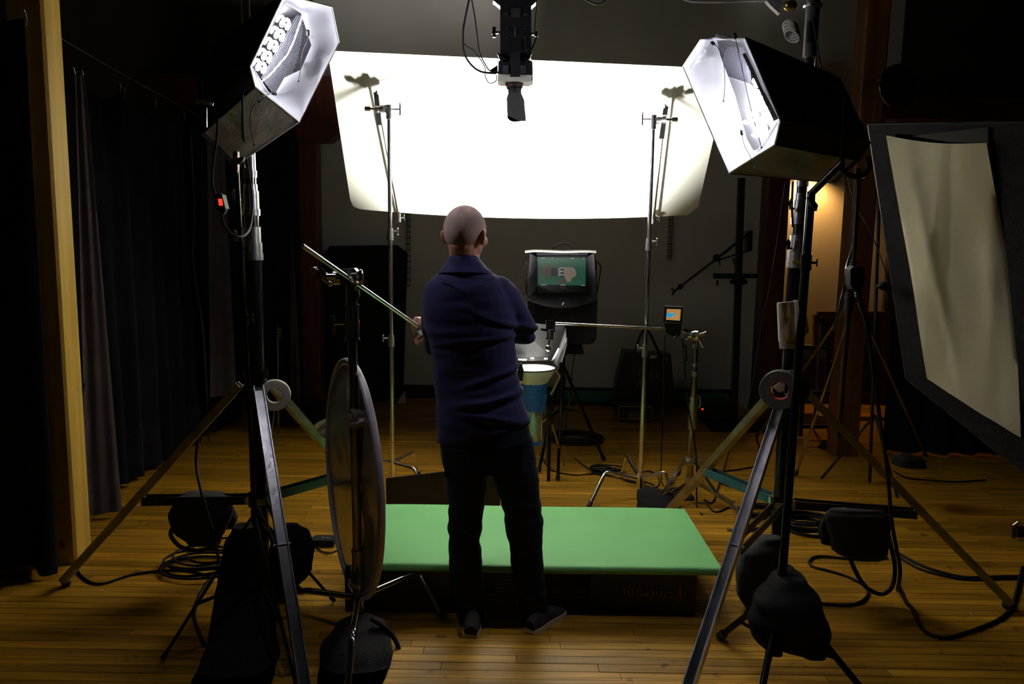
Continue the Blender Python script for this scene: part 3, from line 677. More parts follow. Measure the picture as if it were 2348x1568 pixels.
tr_, FpR, BpR, nR = softbox('right softbox, black bodied, glowing white on its left side', FR, hr, BRr,
    [(1735, 190), (1742, 215), (1752, 240), (1760, 268), (1742, 300), (1722, 270)], [(1640, 78), (1670, 180), (1722, 196), (1712, 92)],
    [black, black, ('silk_bottom', SILK, .025), ('far_panel', CLOTH, .01), ('top_panel', CLOTH, .01), black],
    [], [[(1632, 97), (1648, 112), (1660, 150), (1662, 200), (1659, 232)], [(1700, 298), (1706, 330), (1722, 362), (1729, 386)], [(1684, 76), (1700, 150), (1722, 250), (1746, 338)]], [(1668, 176), (1722, 194), (1800, 290), (1745, 360), (1700, 330)])
mb = MB(); q = []
for (x, y) in ((1702, 124), (1712, 120), (1786, 272), (1774, 278)): d = ray(x, y); pl = P(*FR[1])-nR*.008; q.append(CAM+d*((pl-CAM).dot(nR)/d.dot(nR)))
mb.prism(q, -nR*.004).build('edge_strap', CLOTH, tr_)
# bright trim under the left softbox
MB().beam(P(686, 280, 3.44), P(566, 362, 3.42), .006, .003).build('edge_tape', WCLO, tl)
# yokes
t = T('softbox_yoke', 'thin bent steel yoke with a knob behind the left softbox', 'bracket', P(468, 250, 3.06))
MB().tube([P(535, 105, 3.0), P(490, 122, 2.99), P(468, 134, 2.99), P(464, 150, 2.99), P(463, 200, 2.99), P(464, 240, 3.0)], .006, 8, 4).build('yoke_tube', BLKG, t)
m = MB(); m.lathe(P(470, 240, 2.985), (0, 0, 1), [(-.004, 0), (-.004, .030), (.008, .034), (.014, .026), (.014, 0)], 16); m.cyl(P(472, 246, 2.985), P(472, 292, 2.985), .006); m.build('clamp_knob', CHRD, t)
t = T('softbox_yoke', 'thick bent black yoke and arm under the right softbox', 'bracket', P(1930, 380, 2.98))
MB().tube([P(1893, 184, 2.97), P(1925, 202, 2.96), P(1936, 215, 2.96), P(1938, 240, 2.96), P(1934, 320, 2.96), P(1930, 372, 2.98)], .010, 8, 4).build('yoke_tube', BLKG, t)
MB().tube([P(1930, 380, 2.98), P(1936, 396, 2.98), P(1958, 404, 2.98), P(1980, 402, 2.98), P(1992, 385, 3.0), P(1992, 360, 3.02)], .010, 8, 5).build('yoke_loop', BLKG, t)
MB().cyl(P(1932, 372, 2.98), P(1858, 446, 3.08), .014, n=12).build('yoke_arm', BLKG, t)
m = MB(); m.prism([P(1862, 452, 3.06), P(1876, 470, 3.06), P(1873, 484, 3.06), P(1862, 475, 3.06), P(1852, 452, 3.06)], (0, .02, 0)); m.build('wing_handle', BLK, t)
# tripod stands under the softboxes
def tripod_stand(name, label, base, top, feet, m, r=.013, zh=.55, zb=.2, collars=(), cat='light stand', hubm=None, legr=None):
    base, top = V(base), V(top); t = T(name, label, cat, (base.x, base.y, 0)); legr = legr or r*.75
    b0 = V((base.x, base.y, .12)); MB().cyl(b0, top, r, n=14).build('pole', m, t)
    for z, rr in collars:
        p = lerp(b0, top, (z-b0.z)/(top.z-b0.z)); mb = MB(); mb.cyl(p-V((0, 0, .03)), p+V((0, 0, .03)), rr, n=14); knob(mb, p+V((rr, 0, 0)), (1, -.2, 0), .02, .012, .004); mb.build('collar', hubm or m, t)
    ph = lerp(b0, top, (zh-b0.z)/(top.z-b0.z)); pb_ = lerp(b0, top, max(0, (zb-b0.z)/(top.z-b0.z)))
    MB().cyl(ph-V((0, 0, .03)), ph+V((0, 0, .03)), r*1.9, n=14).build('leg_hub', hubm or m, t)
    MB().cyl(pb_-V((0, 0, .02)), pb_+V((0, 0, .02)), r*1.7, n=14).build('brace_hub', hubm or m, t)
    for f in feet:
        f = V((f[0], f[1], .012)); d = V((f.x-ph.x, f.y-ph.y, 0)).normalized(); h = ph+d*r*1.8
        lg = MB().cyl(h, f, legr, n=10).build('leg', m, t); MB().cyl(f-(f-h).normalized()*.03, f, legr*1.5, n=10).build('rubber_foot', RUB, lg)
        MB().beam(pb_+d*r*1.5, lerp(h, f, .62), .006, .014).build('brace', m, t)
    return t
lb = V((-1.06, 3.17, 0)); gt = P(541, 352, 3.17)
f1 = G(372, 1518)
tripod_stand('baby_stand', 'slim black stand rising to the left softbox beside the crank stand', lb, gt, [(f1.x, f1.y), (-.74, 2.62), (-.80, 3.42)], BLKG, .009, .50, .22, ((1.34, .014), (1.62, .013)))
MB().cyl(P(541, 348, 3.17), P(541, 396, 3.17), .0125, n=14).build('copper_sleeve', mat('coppery_sleeve', (.5, .3, .2), .25, 1.), bpy.data.objects['baby_stand'])
m = MB(); p = P(541, 372, 3.15); m.prism([P(524, 372, 3.15), P(536, 362, 3.15), P(560, 360, 3.15), P(556, 370, 3.15), P(545, 376, 3.15)], (0, .02, 0)); m.build('clamp_plate', ALU, bpy.data.objects['baby_stand'])
rb = V((1.02, 3.03, 0)); gt = P(1860, 440, 3.10)
pbt = G(1778, 1538)
rt_ = tripod_stand('baby_stand', 'black stand leaning up to the right softbox, braces splayed at its foot', (pbt.x, pbt.y, 0), gt, [(G(1650, 1466).x, G(1650, 1466).y), (.86, 2.52), (1.34, 2.72)], BLKG, .017, .30, .10, ((1.60, .022),), legr=.013)

# ================================================================ chrome stands for the board
def c_stand(label, hub, top, legs, r=.0165, collars=(), name='c_stand', rt=None, m=RODM):
    hub, top = V(hub), V(top); t = T(name, label, 'light stand', (hub.x, hub.y, 0)); rt = rt or r*.75
    mid = [lerp(hub, top, .38), lerp(hub, top, .68)]
    MB().cyl(hub-V((0, 0, .07)), mid[0], r, n=16).build('lower_tube', m, t)
    MB().cyl(mid[0], mid[1], r*.86, n=16).build('middle_tube', m, t)
    MB().cyl(mid[1], top, rt, n=16).build('upper_tube', m, t)
    for p, rr, s in ((mid[0], r*1.35, -1), (mid[1], r*1.3, 1)):
        mb = MB(); mb.lathe(p-V((0, 0, .045)), (0, 0, 1), [(0, rr*.9), (0, rr), (.045, rr), (.045, rr*.85), (.075, rr*.85), (.075, rr*.6)], 16); knob(mb, p+V((rr*.9*s, -.004, .01)), (s, -.2, 0), .03, .018, .006); mb.build('locking_collar', ALU, t)
    mb = MB(); mb.cyl(hub-V((0, 0, .055)), hub+V((0, 0, .05)), r*1.5, n=16); mb.build('leg_hub', m, t)
    for (bx, by, bz, fx, fy) in legs:
        b_, f = V((bx, by, bz)), V((fx, fy, .012)); d = (b_-hub).normalized()
        s = hub+V((0, 0, bz-hub.z if abs(bz-hub.z) < .05 else 0))+d*r
        lg = MB().tube([s, lerp(s, b_, .5), lerp(s, b_, .88), b_+V((0, 0, -.01)), lerp(b_, f, .15), lerp(b_, f, .6), f], .0125, 10, 5).build('leg', m, t)
        MB().cyl(f-(f-b_).normalized()*.03, f, .015, n=10).build('rubber_foot', RUB, lg)
    return t
hL = P(900, 1075, 5.0); tL = P(892, 262, 4.96)
c_stand('chrome stand holding the left end of the white bounce board', hL, tL, [(hL.x-.30, 5.12, .2, hL.x-.40, 5.16), (hL.x+.16, 4.88, .2, hL.x+.24, 4.82), (hL.x+.1, 5.28, .2, hL.x+.13, 5.38)])
hR = P(1468, 1098, 5.0); tR = P(1498, 285, 4.96); f = G(1350, 1165)
c_stand('chrome stand holding the right end of the white bounce board', hR, tR, [(P(1388, 1108, 4.92).x, 4.93, .185, f.x, f.y), (hR.x+.14, 4.90, .2, hR.x+.2, 4.84), (hR.x-.05, 5.3, .2, hR.x-.07, 5.4)])
def grip_head(mb, p, ax, s=1.0):       # a disc head with its T handle
    ax = V(ax).normalized(); mb.cyl(p-ax*.032*s, p+ax*.032*s, .026*s, n=20); mb.cyl(p-ax*.036*s, p-ax*.012*s, .031*s, n=20); mb.cyl(p+ax*.012*s, p+ax*.036*s, .031*s, n=20)
    return mb
def board_clamp(label, top, rod_a, rod_b, s):
    t = T('grip_clamp', label, 'grip head', top)
    mb = MB(); hd = V((top.x+(-.05*s), top.y-.005, top.z+.03)); mb.cyl(V((top.x, top.y, top.z-.03)), V((top.x, top.y, top.z+.055)), .020, n=14); mb.cyl(V((top.x, top.y-.0, top.z+.03)), hd, .013, n=12); grip_head(mb, hd, (.9, -.3, .1), .85); mb.build('head_body', ALU, t)
    mb = MB(); knob(mb, V((top.x, top.y, top.z+.03)), (s, -.1, 0), .07, .035, .007); mb.build('t_handle', ALU, t)
    mb = MB(); mb.cyl(hd, hd+V((-s*.075, -.01, 0)), .008); mb.cyl(hd+V((-s*.06, -.01, 0)), hd+V((-s*.095, -.012, 0)), .016, n=12); mb.build('clamp_knob', CHR, t)
    MB().cyl(rod_a, rod_b, .008, n=12).build('rod', CHR, t)
    MB().prism([rod_a+V((-.02, .006, .0)), rod_a+V((.012, .006, -.02)), rod_a+V((.03, .012, -.20)), rod_a+V((-.002, .012, -.20))] if s > 0 else [rod_a+V((.02, .006, .0)), rod_a+V((-.012, .006, -.02)), rod_a+V((-.03, .012, -.20)), rod_a+V((.002, .012, -.20))], (0, .004, 0)).build('clamp_blade', ALU, t)
    e = rod_b; mb = MB(); mb.cyl(e+V((0, .01, .03)), e+V((0, -.0, -.03)), .017, n=12); knob(mb, e, (1, .1, .1), .04, .015, .005); mb.build('lower_clamp', ALU, t)
board_clamp('grip head and rod clamping the left side of the white board', tL, on_board(866, 200, .05), on_board(915, 496, .02), 1)
board_clamp('grip head and rod clamping the right side of the white board', tR, on_board(1524, 232, .05), on_board(1498, 500, .02), -1)

# ================================================================ front left grip stand, arm and disc
h = V((-.632, 3.15, .175)); tp = P(806, 700, 3.14)
f1 = G(1020, 1424); b1 = P(962, 1354, 3.36); f2 = G(640, 1350)
t = T('grip_stand', 'tall dark chrome grip stand in front of the silver disc', 'light stand', (h.x, h.y, 0))
MB().cyl(h-V((0, 0, .08)), tp-V((0, 0, .10)), .0185, n=20).build('main_tube', CHRD, t)
MB().cyl(tp-V((0, 0, .12)), tp+V((0, 0, .10)), .0155, n=16).build('upper_tube', CHRD, t)
mb = MB(); p = P(808, 782, 3.15); mb.lathe(p, (0, 0, 1), [(0, .019), (0, .031), (.012, .031), (.012, .028), (.07, .028), (.07, .030), (.085, .030), (.085, .027), (.14, .027), (.14, .030), (.15, .030), (.15, .018)], 22); mb.build('locking_collar', CHRD, t)
mb = MB(); p = P(790, 742, 3.13); mb.cyl(p, p+V((-.04, 0, 0)), .006, n=8); mb.box(p+V((-.048, 0, -.008)), (.016, .010, .078)); mb.build('t_handle', CHRD, t)
mb = MB(); p = P(806, 698, 3.14); mb.lathe(p, (0, 0, 1), [(-.015, .016), (-.015, .026), (.0, .026), (.0, .023), (.075, .022), (.085, .020), (.085, .016), (.10, .022), (.115, .022), (.115, 0)], 20); mb.build('swivel_pin', CHRD, t)
mb = MB(); mb.prism([P(817, 690, 3.11), P(824, 678, 3.11), P(822, 664, 3.11), P(814, 664, 3.11)], (0, .02, 0)); mb.build('spring_lever', CHRD, t)
mb = MB(); mb.lathe(V((h.x, h.y, .16)), (0, 0, 1), [(-.09, .0), (-.09, .024), (.04, .025), (.05, .034), (.08, .034), (.09, .027), (.20, .026), (.20, .029), (.215, .029), (.215, .0)], 22); mb.build('leg_hub', CHRD, t)
for (b_, f, m_, rr) in ((V((b1.x, b1.y, .185)), V((f1.x, f1.y, .012)), CHR, .0135), (P(690, 1352, 3.30), V((f2.x, f2.y, .012)), CHRD, .0135), (V((-.585, 2.80, .185)), V((-.575, 2.60, .012)), CHR, .0135)):
    s = V((h.x, h.y, .16)); d = (b_-s).normalized(); s = s+d*.03
    lg = MB().tube([s, lerp(s, b_, .5), lerp(s, b_, .88), b_+V((0, 0, -.012)), lerp(b_, f, .15), lerp(b_, f, .6), f], rr, 12, 6).build('leg', m_, t)
    MB().cyl(f-(f-b_).normalized()*.03, f, rr*1.25, n=10).build('rubber_foot', RUB, lg)
# grip head on top with the long rod
hp = P(800, 636, 3.12); A = P(805, 641, 3.10); Bq = P(957, 747, 3.57); dr = (Bq-A)
t = T('grip_clamp', 'big grip head with T handle on top of the front left stand', 'grip head', hp)
mb = MB(); a_ = V((1, .15, .04)).normalized(); mb.cyl(hp-a_*.07+V((0, .045, 0)), hp+a_*.03+V((0, .045, 0)), .030, n=24); mb.prism([P(778, 617, 3.11), P(812, 615, 3.11), P(818, 622, 3.11), P(817, 655, 3.11), P(780, 655, 3.11)], (0, .05, 0)); mb.build('head_body', CHRD, t)
mb = MB(); p = P(770, 634, 3.12); mb.cyl(p, P(748, 634, 3.12), .013, n=14); mb.cyl(P(750, 632, 3.12), P(735, 624, 3.12), .010, n=12); mb.cyl(P(737, 626, 3.10), P(722, 621, 3.16), .019, n=16); mb.sph(P(722, 621, 3.13), (.016, .014, .018)); mb.cyl(P(740, 636, 3.11), P(758, 652, 3.11), .009, n=10); mb.sph(P(757, 650, 3.11), .012); mb.build('t_handle', CHR, t)
mb = MB(); p = P(827, 636, 3.1); mb.cyl(P(815, 640, 3.12), P(828, 640, 3.12), .009); mb.sph(p, (.012, .014, .034)); mb.build('wing_knob', CHR, t)
mb = MB(); 
for dy in (629, 648): mb.cyl(P(806, dy, 3.09), P(816, dy, 3.09), .006, n=10)
mb.build('bolt_head', CHR, t)
t = tag(MB().cyl(A-dr*.575, A+dr*1.0, .0085, n=16).build('grip_rod', RODM), 'long chrome rod slanting down to the hand of the man', 'rod')
# silver disc
dc = V((-.688, 3.30, .640)); R_ = .510
dn = V((-math.cos(math.radians(24.0)), -math.sin(math.radians(24.0)), .0)).normalized()   # face turned to the left and the camera
vd = V((dc.x, dc.y, 0)).normalized(); pn = V((vd.y, -vd.x, 0))                # disc plane 13 degrees off the line of sight
al = math.radians(12.5); inpl = (vd*math.cos(al)-pn*math.sin(al)).normalized()  # near edge to the right
inpl = (vd*math.cos(al)+V((-vd.y, vd.x, 0))*math.sin(al)).normalized()
dn = inpl.cross(V((0, 0, 1))).normalized()
if dn.x > 0: dn = -dn
t = T('reflector_disc', 'round silver reflector disc seen almost edge on', 'reflector', (dc.x, dc.y, dc.z-R_))
rows = []
for j in range(9):
    rr = R_*(j/8 if j else .002); rows.append([dc+inpl*rr*math.cos(k*math.pi/28)+V((0, 0, 1))*rr*math.sin(k*math.pi/28)+dn*(.010*noise.noise(V((rr*5, math.cos(k*math.pi/28)*2, math.sin(k*math.pi/28)*2)))*min(1, (8-j)/2)) for k in range(57)])
MB().grid(rows, -dn*.001).build('disc_fabric', DISC, t, ang=80)
MB().torus(dc, dn, R_, .0075, 72, 8, 1.9).build('disc_rim', RIM, t)
MB().torus(dc+dn*.008, dn, R_-.020, .003, 72, 6).build('rim_seam', RIM, t)
p = dc-inpl*R_*.0+V((0, 0, 0)); p = P(756, 895, 3.80); 
MB().box(dc+inpl*(R_*.93)+V((0, 0, R_*.40)), (.012, .02, .03)).build('rim_tab', RIM, t)
# crumpled tissue and tape
rg = MB(); c = P(818, 962, 3.115)
rg.sph(c, (.032, .02, .045), 16, 12); rg.sph(c+V((.02, .0, .01)), (.02, .015, .03), 12, 8)
me = remesh(rg, .006, 1)
for v in me.vertices: v.co += v.co.normalized()*.0+V((noise.noise(v.co*45), noise.noise(v.co*45+V((9, 0, 0))), noise.noise(v.co*45+V((0, 9, 0)))))*.018
tag(mesh_obj('crumpled_tissue', me, mat('white_tissue', (.62, .58, .60), .8, bump=.3)), 'crumpled white tissue tied to the front left grip stand', 'tissue')
tp_ = MB(); pts = [(P(712, 985, 3.92), P(718, 998, 3.92)), (P(728, 968, 3.86), P(740, 985, 3.86)), (P(757, 955, 3.82), P(757, 960, 3.82))]
rows = [[a, lerp(a, b, .5)+V((0, -.01, 0)), b] for a, b in pts]; tp_.grid(rows, (0, .001, 0))
pts = [(P(709, 978, 3.92), P(714, 1000, 3.92)), (P(730, 985, 3.88), P(732, 1003, 3.88)), (P(758, 975, 3.82), P(758, 993, 3.82))]
rows = [[a, lerp(a, b, .5)+V((0, -.008, 0)), b] for a, b in pts]; tp_.grid(rows, (0, .001, 0))
tag(tp_.build('tape_strip', mat('cream_cloth_tape', (.62, .60, .44), .7, bump=.2)), 'folded cream tape tying the crank stand leg to the silver disc', 'tape')

# ================================================================ tape rolls, gloves on the crank stands
def tape_roll(label, c, ax, R, r, w, m, core=None, cat='tape roll'):
    c, ax = V(c), V(ax).normalized(); t = T('tape_roll', label, cat, c-V((0, 0, R)))
    mb = MB(); mb.lathe(c-ax*w/2, ax, [(0, r), (0, R-.003), (.003, R), (w-.003, R), (w, R-.003), (w, r)], 36); mb.build('tape_layers', m, t)
    mb = MB(); mb.lathe(c-ax*w/2, ax, [(0, r-.003), (0, r+.0005), (w, r+.0005), (w, r-.003), (0, r-.003)], 32); mb.build('core', core or CREAM, t)
    return t
tape_roll('roll of white tape hanging behind the leg hub of the left crank stand', P(630, 906, 3.60), (.25, -1, .05), .073, .038, .048, mat('cream_tape', (.55, .52, .46), .5), mat('pale_core', (.4, .38, .33), .7))
tape_roll('big roll of grey tape with a red core on the right crank stand', P(1788, 893, 3.47), (-.45, -1, .0), .088, .045, .05, GTAPE, RED)
tape_roll('black tape roll hanging just behind the grey roll on the right crank stand', P(1814, 890, 3.535), (-.35, -1, 0), .082, .045, .045, BPL, BPL)
c = P(1790, 885, 3.45); tag(MB().prism([P(1774, 888, 3.45), P(1792, 872, 3.45), P(1800, 880, 3.45), P(1798, 896, 3.45), P(1786, 900, 3.45)], (0, .03, 0)).build('paper_tag', CREAM), 'folded cream paper showing in the core of the grey tape roll', 'paper')
t = T('work_gloves', 'pair of cream work gloves printed unit hanging on the right stand', 'gloves', P(1818, 740, 3.1))
def sheet_px(pts, th, fold=.006, nx=8, ny=10, seed=0):
    (a, b, c, d) = pts; rows = []
    for j in range(ny+1):
        v = j/ny; rows.append([lerp(lerp(a, b, i/nx), lerp(d, c, i/nx), v)+V((0, -fold*math.sin(math.pi*i/nx)-fold*.6*noise.noise(V((i*.5, j*.35, seed))), 0)) for i in range(nx+1)])
    return MB().grid(rows, (0, th, 0))
sheet_px([P(1785, 694, 3.06), P(1829, 690, 3.06), P(1842, 798, 3.06), P(1790, 800, 3.06)], .014, .010).build('glove', CREAM, t, ang=70)
sheet_px([P(1783, 696, 3.085), P(1820, 694, 3.085), P(1830, 786, 3.085), P(1787, 784, 3.085)], .012, .006, seed=4).build('glove', CREAM, t, ang=70)
sheet_px([P(1822, 688, 3.045), P(1832, 688, 3.045), P(1842, 740, 3.045), P(1826, 800, 3.045)], .012, .006, seed=6).build('finger', CREAM, t, ang=70)
sheet_px([P(1842, 705, 3.1), P(1848, 712, 3.1), P(1855, 760, 3.1), P(1842, 775, 3.1)], .004, .002).build('yellow_tag', YEL, t)
e = P(1805, 788, 3.044); ux = (P(1830, 789, 3.044)-e); text_mb('unit', .024, e, ux, (0, 0, 1), .0008, 1.1).build('printed_lettering', BPL, t)
st = MB(); st.prism([P(1817, 597, 3.61), P(1832, 597, 3.61), P(1832, 605, 3.61), P(1817, 605, 3.61)], (0, .002, 0))
tag(st.build('yellow_sticker', YEL), 'small yellow sticker on the collar of the right crank stand', 'sticker')

# ================================================================ strobe under the board
SX, SY = .10, 4.80
t = T('strobe_stand', 'black stand with chrome fittings under the blue taped flash head', 'light stand', (SX+.10, SY+.12, 0))
pz = P(1262, 905, SY+.12); MB().cyl((pz.x, SY+.12, .12), pz, .012, n=14).build('pole', BLKG, t)
for f in (G(1252, 1062), V((SX-.35, 5.6, 0)), V((SX+.3, 5.65, 0))):
    h_ = V((pz.x, SY+.12, .55)); MB().cyl(h_, (f.x, f.y, .012), .008, n=10).build('leg', CHRD, t)
MB().cyl((pz.x, SY+.12, .50), (pz.x, SY+.12, .58), .022, n=14).build('leg_hub', BLK, t)
MB().tube([P(1262, 905, SY+.12), P(1275, 880, SY+.1), P(1283, 862, SY+.05), P(1275, 850, SY)], .008, 8).build('yoke', ALU, t)
t = T('studio_flash', 'flash head wrapped in blue tape with its reflector pointing up', 'studio flash', P(1222, 1015, SY))
ct = P(1222, 868, SY); cbm = P(1222, 1016, SY); up = (ct-cbm).normalized()
L = (ct-cbm).length
mb = MB(); mb.lathe(cbm, up, [(0, 0), (0, .052), (.01, .054), (L-.19, .054), (L-.19, 0)], 28); mb.build('flash_body', ALU, t)
for k in range(10):
    an = k*.628; mbx = MB(); p = cbm+up*.02+V((math.cos(an)*.054, math.sin(an)*.054, 0)); mbx.beam(p, p+up*(L-.22), .004, .006, V((math.cos(an), math.sin(an), 0))); mbx.build('cooling_fin', CHRD, t)
mb = MB(); mb.lathe(cbm, up, [(-.004, .05), (-.004, .057), (.022, .057), (.022, .05)], 28); mb.build('blue_ring', BLUE, t)
mb = MB(); mb.lathe(cbm, up, [(L-.20, .056), (L-.20, .062), (L-.15, .074), (L-.05, .088), (L-.01, .090), (L-.01, .05)], 30)
for v in mb.v: v += V((noise.noise(v*30), noise.noise(v*30+V((5, 0, 0))), 0))*.005
mb.build('blue_tape_wrap', BLUE, t)
mb = MB(); mb.prism([P(1240, 900, SY-.06), P(1254, 905, SY-.03), P(1250, 950, SY-.03), P(1244, 948, SY-.03), P(1236, 930, SY-.06)], (0, .004, 0)); mb.build('tape_flap', BLUE, t)
mb = MB(); mb.lathe(ct, up, [(-.03, .085), (.0, .105), (.05, .135), (.065, .140), (.066, .136), (.05, .128), (.005, .10), (-.02, .08), (-.02, 0)], 36); mb.build('reflector_dish', FOAM, t)
mb = MB(); mb.torus(ct+up*.066, up, .139, .004, 40, 6); mb.build('dish_rim', BPL, t)
mb = MB(); mb.torus(ct+up*.0, up, .045, .007, 28, 8); mb.build('flash_tube', emis('lit_flash_tube', (1, .97, .9), 30), t)
mb = MB(); mb.prism([P(1187, 873, SY-.12), P(1198, 873, SY-.12), P(1201, 850, SY-.14), P(1197, 834, SY-.14), P(1191, 834, SY-.14), P(1187, 850, SY-.14)], (0, .03, 0)); mb.build('tilt_handle', BPL, t)
# barn doors
bdm = MB(); bdm.prism([P(1172, 828, SY+.14), P(1275, 826, SY+.14), P(1296, 748, SY+.30), P(1172, 736, SY+.30)], (0, .003, 0)); bdm.build('barn_door', GREYT, t)
bdm = MB(); bdm.prism([P(1268, 830, SY+.13), P(1279, 842, SY-.08), P(1298, 785, SY-.10), P(1297, 752, SY+.26)], (.003, 0, 0)); bdm.build('barn_door', GREYT, t)
bdm = MB(); bdm.prism([P(1284, 830, SY-.085), P(1289, 831, SY-.085), P(1300, 790, SY-.10), P(1300, 774, SY-.10)], (0, .003, 0)); bdm.prism([P(1264, 828, SY+.13), P(1270, 824, SY+.13), P(1282, 800, SY+.12), P(1280, 798, SY+.12)], (0, .003, 0)); bdm.build('white_door_edge', FOAM, t)
mb = MB(); 
for x0, x1, y in ((1189, 1207, 824), (1217, 1224, 821), (1248, 1255, 822)): mb.box((P(x0, y, SY+.13)+P(x1, y, SY+.13))/2, ((x1-x0)/350, .01, .006))
mb.build('hinge', FOAM, t)
ld = bpy.data.lights.new('flash_light', 'AREA'); ld.shape = 'DISK'; ld.size = .17; ld.energy = STROBE_W; ld.color = (1, .985, .94); ld.spread = math.radians(95)
lo = bpy.data.objects.new('flash_light', ld); COL.objects.link(lo); lo.parent = t; lo.location = ct+up*.03-wpos(t)
lo.rotation_euler = V((-.03, .22, 1)).to_track_quat('-Z', 'Y').to_euler()

# ================================================================ hooded monitor on its tripod
MD = 5.58
t = T('hooded_monitor', 'field monitor in a black hooded bag on a tripod behind the table', 'monitor', P(1290, 790, MD))
mb = MB(); out = [(1215, 580), (1362, 580), (1368, 600), (1370, 690), (1368, 775), (1362, 786), (1350, 790), (1240, 790), (1214, 780), (1210, 690)]
mb.prism([P(x, y, MD) for x, y in out], (0, .14, 0)); mb.build('bag_back', CLOTH, t)
for q_ in ([(1215, 580), (1232, 590), (1232, 676), (1208, 684)], [(1362, 580), (1344, 590), (1344, 676), (1369, 688)]):
    d_ = [MD-.14, MD-.012, MD-.012, MD-.16]; MB().prism([P(x, y, dd) for (x, y), dd in zip(q_, d_)], (0, .006, 0)).build('hood_side', CLOTH, t)
mb = MB(); tops = []
for j in range(5): tops.append([lerp(P(lerp(1204, 1212, j/4), 577, MD-.15), P(1215, 577, MD+.10), j/4), *[lerp(P(lerp(1204, 1367, i/8), 577+1.5*math.sin(i*1.1), MD-.15), P(lerp(1215, 1362, i/8), 575, MD+.10), j/4) for i in range(1, 8)], lerp(P(1367, 577, MD-.15), P(1362, 577, MD+.10), j/4)])
mb.grid(tops, (0, 0, .010)); mb.build('hood_top', CLOTH, t)
mb = MB(); mb.tube([P(1204, 577, MD-.155), P(1230, 575, MD-.16), P(1290, 577, MD-.16), P(1340, 576, MD-.16), P(1367, 577, MD-.155)], .0085, 8); mb.build('white_piping', mat('grey_white_webbing', (.07, .066, .062), .85), t)
mb = MB(); fr = []
for j in range(5):
    v = j/4; fr.append([P(lerp(1205, 1369, i/10), lerp(676, lerp(685, 688, i/10)+19*math.sin(math.pi*i/10), v), MD-.01-.15*v*math.sin(math.pi*min(1, .2+.6*i/10+.2))) for i in range(11)])
mb.grid(fr, (0, 0, -.006)); mb.build('hood_flap', CLOTH, t)
mb = MB(); mb.tube([P(1262, 574, MD+.05), P(1275, 562, MD+.05), P(1295, 558, MD+.05), P(1310, 563, MD+.05), P(1320, 574, MD+.05)], .006, 8); mb.build('carry_handle', RUB, t)
for pts in ([(1208, 600), (1204, 618), (1206, 650), (1208, 680)], [(1370, 600), (1378, 612), (1374, 640), (1369, 672)]): MB().tube([P(x, y, MD-.02) for x, y in pts], .006, 8).build('side_strap', RUB, t)
sc = MB(); sc.prism([P(1229, 588, MD-.008), P(1346, 588, MD-.008), P(1346, 672, MD-.008), P(1228, 672, MD-.008)], (0, .03, 0)); mon = sc.build('monitor_case', BPL, t)
SD = MD-.011
def flat(pts, m, name, parent, d=SD, dd=.0): return MB().prism([P(x, y, d-dd) for x, y in pts], (0, .0008, 0)).build(name, m, parent)
flat([(1233, 590), (1343, 591), (1343, 655), (1234, 652)], emis('lit_green_screen', (.006, .050, .026), 1.0), 'screen', t)
so = mat('lit_screen_lines', (.02, .1, .07), .4, emit=(.06, .16, .10), estr=1.0)
ln = MB()
for (x0, y0, x1, y1) in ((1243, 594, 1339, 596), (1339, 596, 1339, 650), (1339, 650, 1243, 649), (1243, 649, 1243, 594), (1247, 597, 1333, 598), (1333, 598, 1333, 646), (1333, 646, 1247, 645), (1247, 645, 1247, 597)): ln.beam(P(x0, y0, SD-.0012), P(x1, y1, SD-.0012), .0016, .0006)
ln.build('frame_guide', so, t)
flat([(1238, 616), (1250, 609), (1258, 606), (1265, 610), (1266, 630), (1262, 636), (1248, 634), (1238, 628)], emis('lit_screen_face', (.040, .028, .020), 1.0), 'screen_face', t, dd=.0016)
flat([(1264, 613), (1279, 614), (1279, 633), (1263, 632)], emis('lit_screen_sleeve', (.008, .010, .014), 1.0), 'screen_sleeve', t, dd=.0018)
flat([(1279, 614), (1283, 614), (1283, 634), (1279, 633)], emis('lit_screen_cuff', (.10, .09, .09), 1.0), 'screen_cuff', t, dd=.0020)
hm = emis('lit_screen_hand', (.13, .10, .075), 1.0)
flat([(1291, 614), (1300, 612), (1315, 613), (1319, 618), (1322, 628), (1319, 634), (1312, 637), (1308, 646), (1300, 646), (1297, 640), (1292, 630)], hm, 'screen_hand', t, dd=.0020)
flat([(1280, 638), (1296, 640), (1300, 648), (1296, 652), (1280, 650)], emis('lit_screen_wrist', (.035,.03,.022), 1.0), 'screen_wrist', t, dd=.0019)
wt = MB()
for x0, y0, x1, y1 in ((1283, 613, 1293, 616), (1283, 620, 1292, 624), (1284, 628, 1293, 631), (1283, 613, 1284.5, 634)): wt.prism([P(x0, y0, SD-.0026), P(x1, y0, SD-.0026), P(x1, y1, SD-.0026), P(x0, y1, SD-.0026)], (0, .0004, 0))
wt.build('screen_watch', emis('lit_screen_watch', (.16, .17, .16), 1.0), t)
flat([(1283, 614), (1293, 614), (1293, 636), (1283, 636)], emis('lit_screen_dark', (.006, .008, .008), 1.0), 'screen_watch_body', t, dd=.0022)
tx = MB()
for x0, x1, y in ((1241, 1250, 591.5), (1265, 1268, 591.5), (1309, 1316, 592), (1336, 1341, 592.5), (1240, 1253, 653), (1285, 1297, 653.5), (1332, 1341, 654)): tx.prism([P(x0, y-.7, SD-.0016), P(x1, y-.7, SD-.0016), P(x1, y+.7, SD-.0016), P(x0, y+.7, SD-.0016)], (0, .0004, 0))
tx.build('screen_readout', emis('lit_screen_text', (.25, .30, .26), 1.0), t)
bt = MB()
for k in range(7): bt.box(P(1301+k*5.5, 666, MD-.010), (.009, .004, .006))
bt.build('control_button', GTAPE, mon)
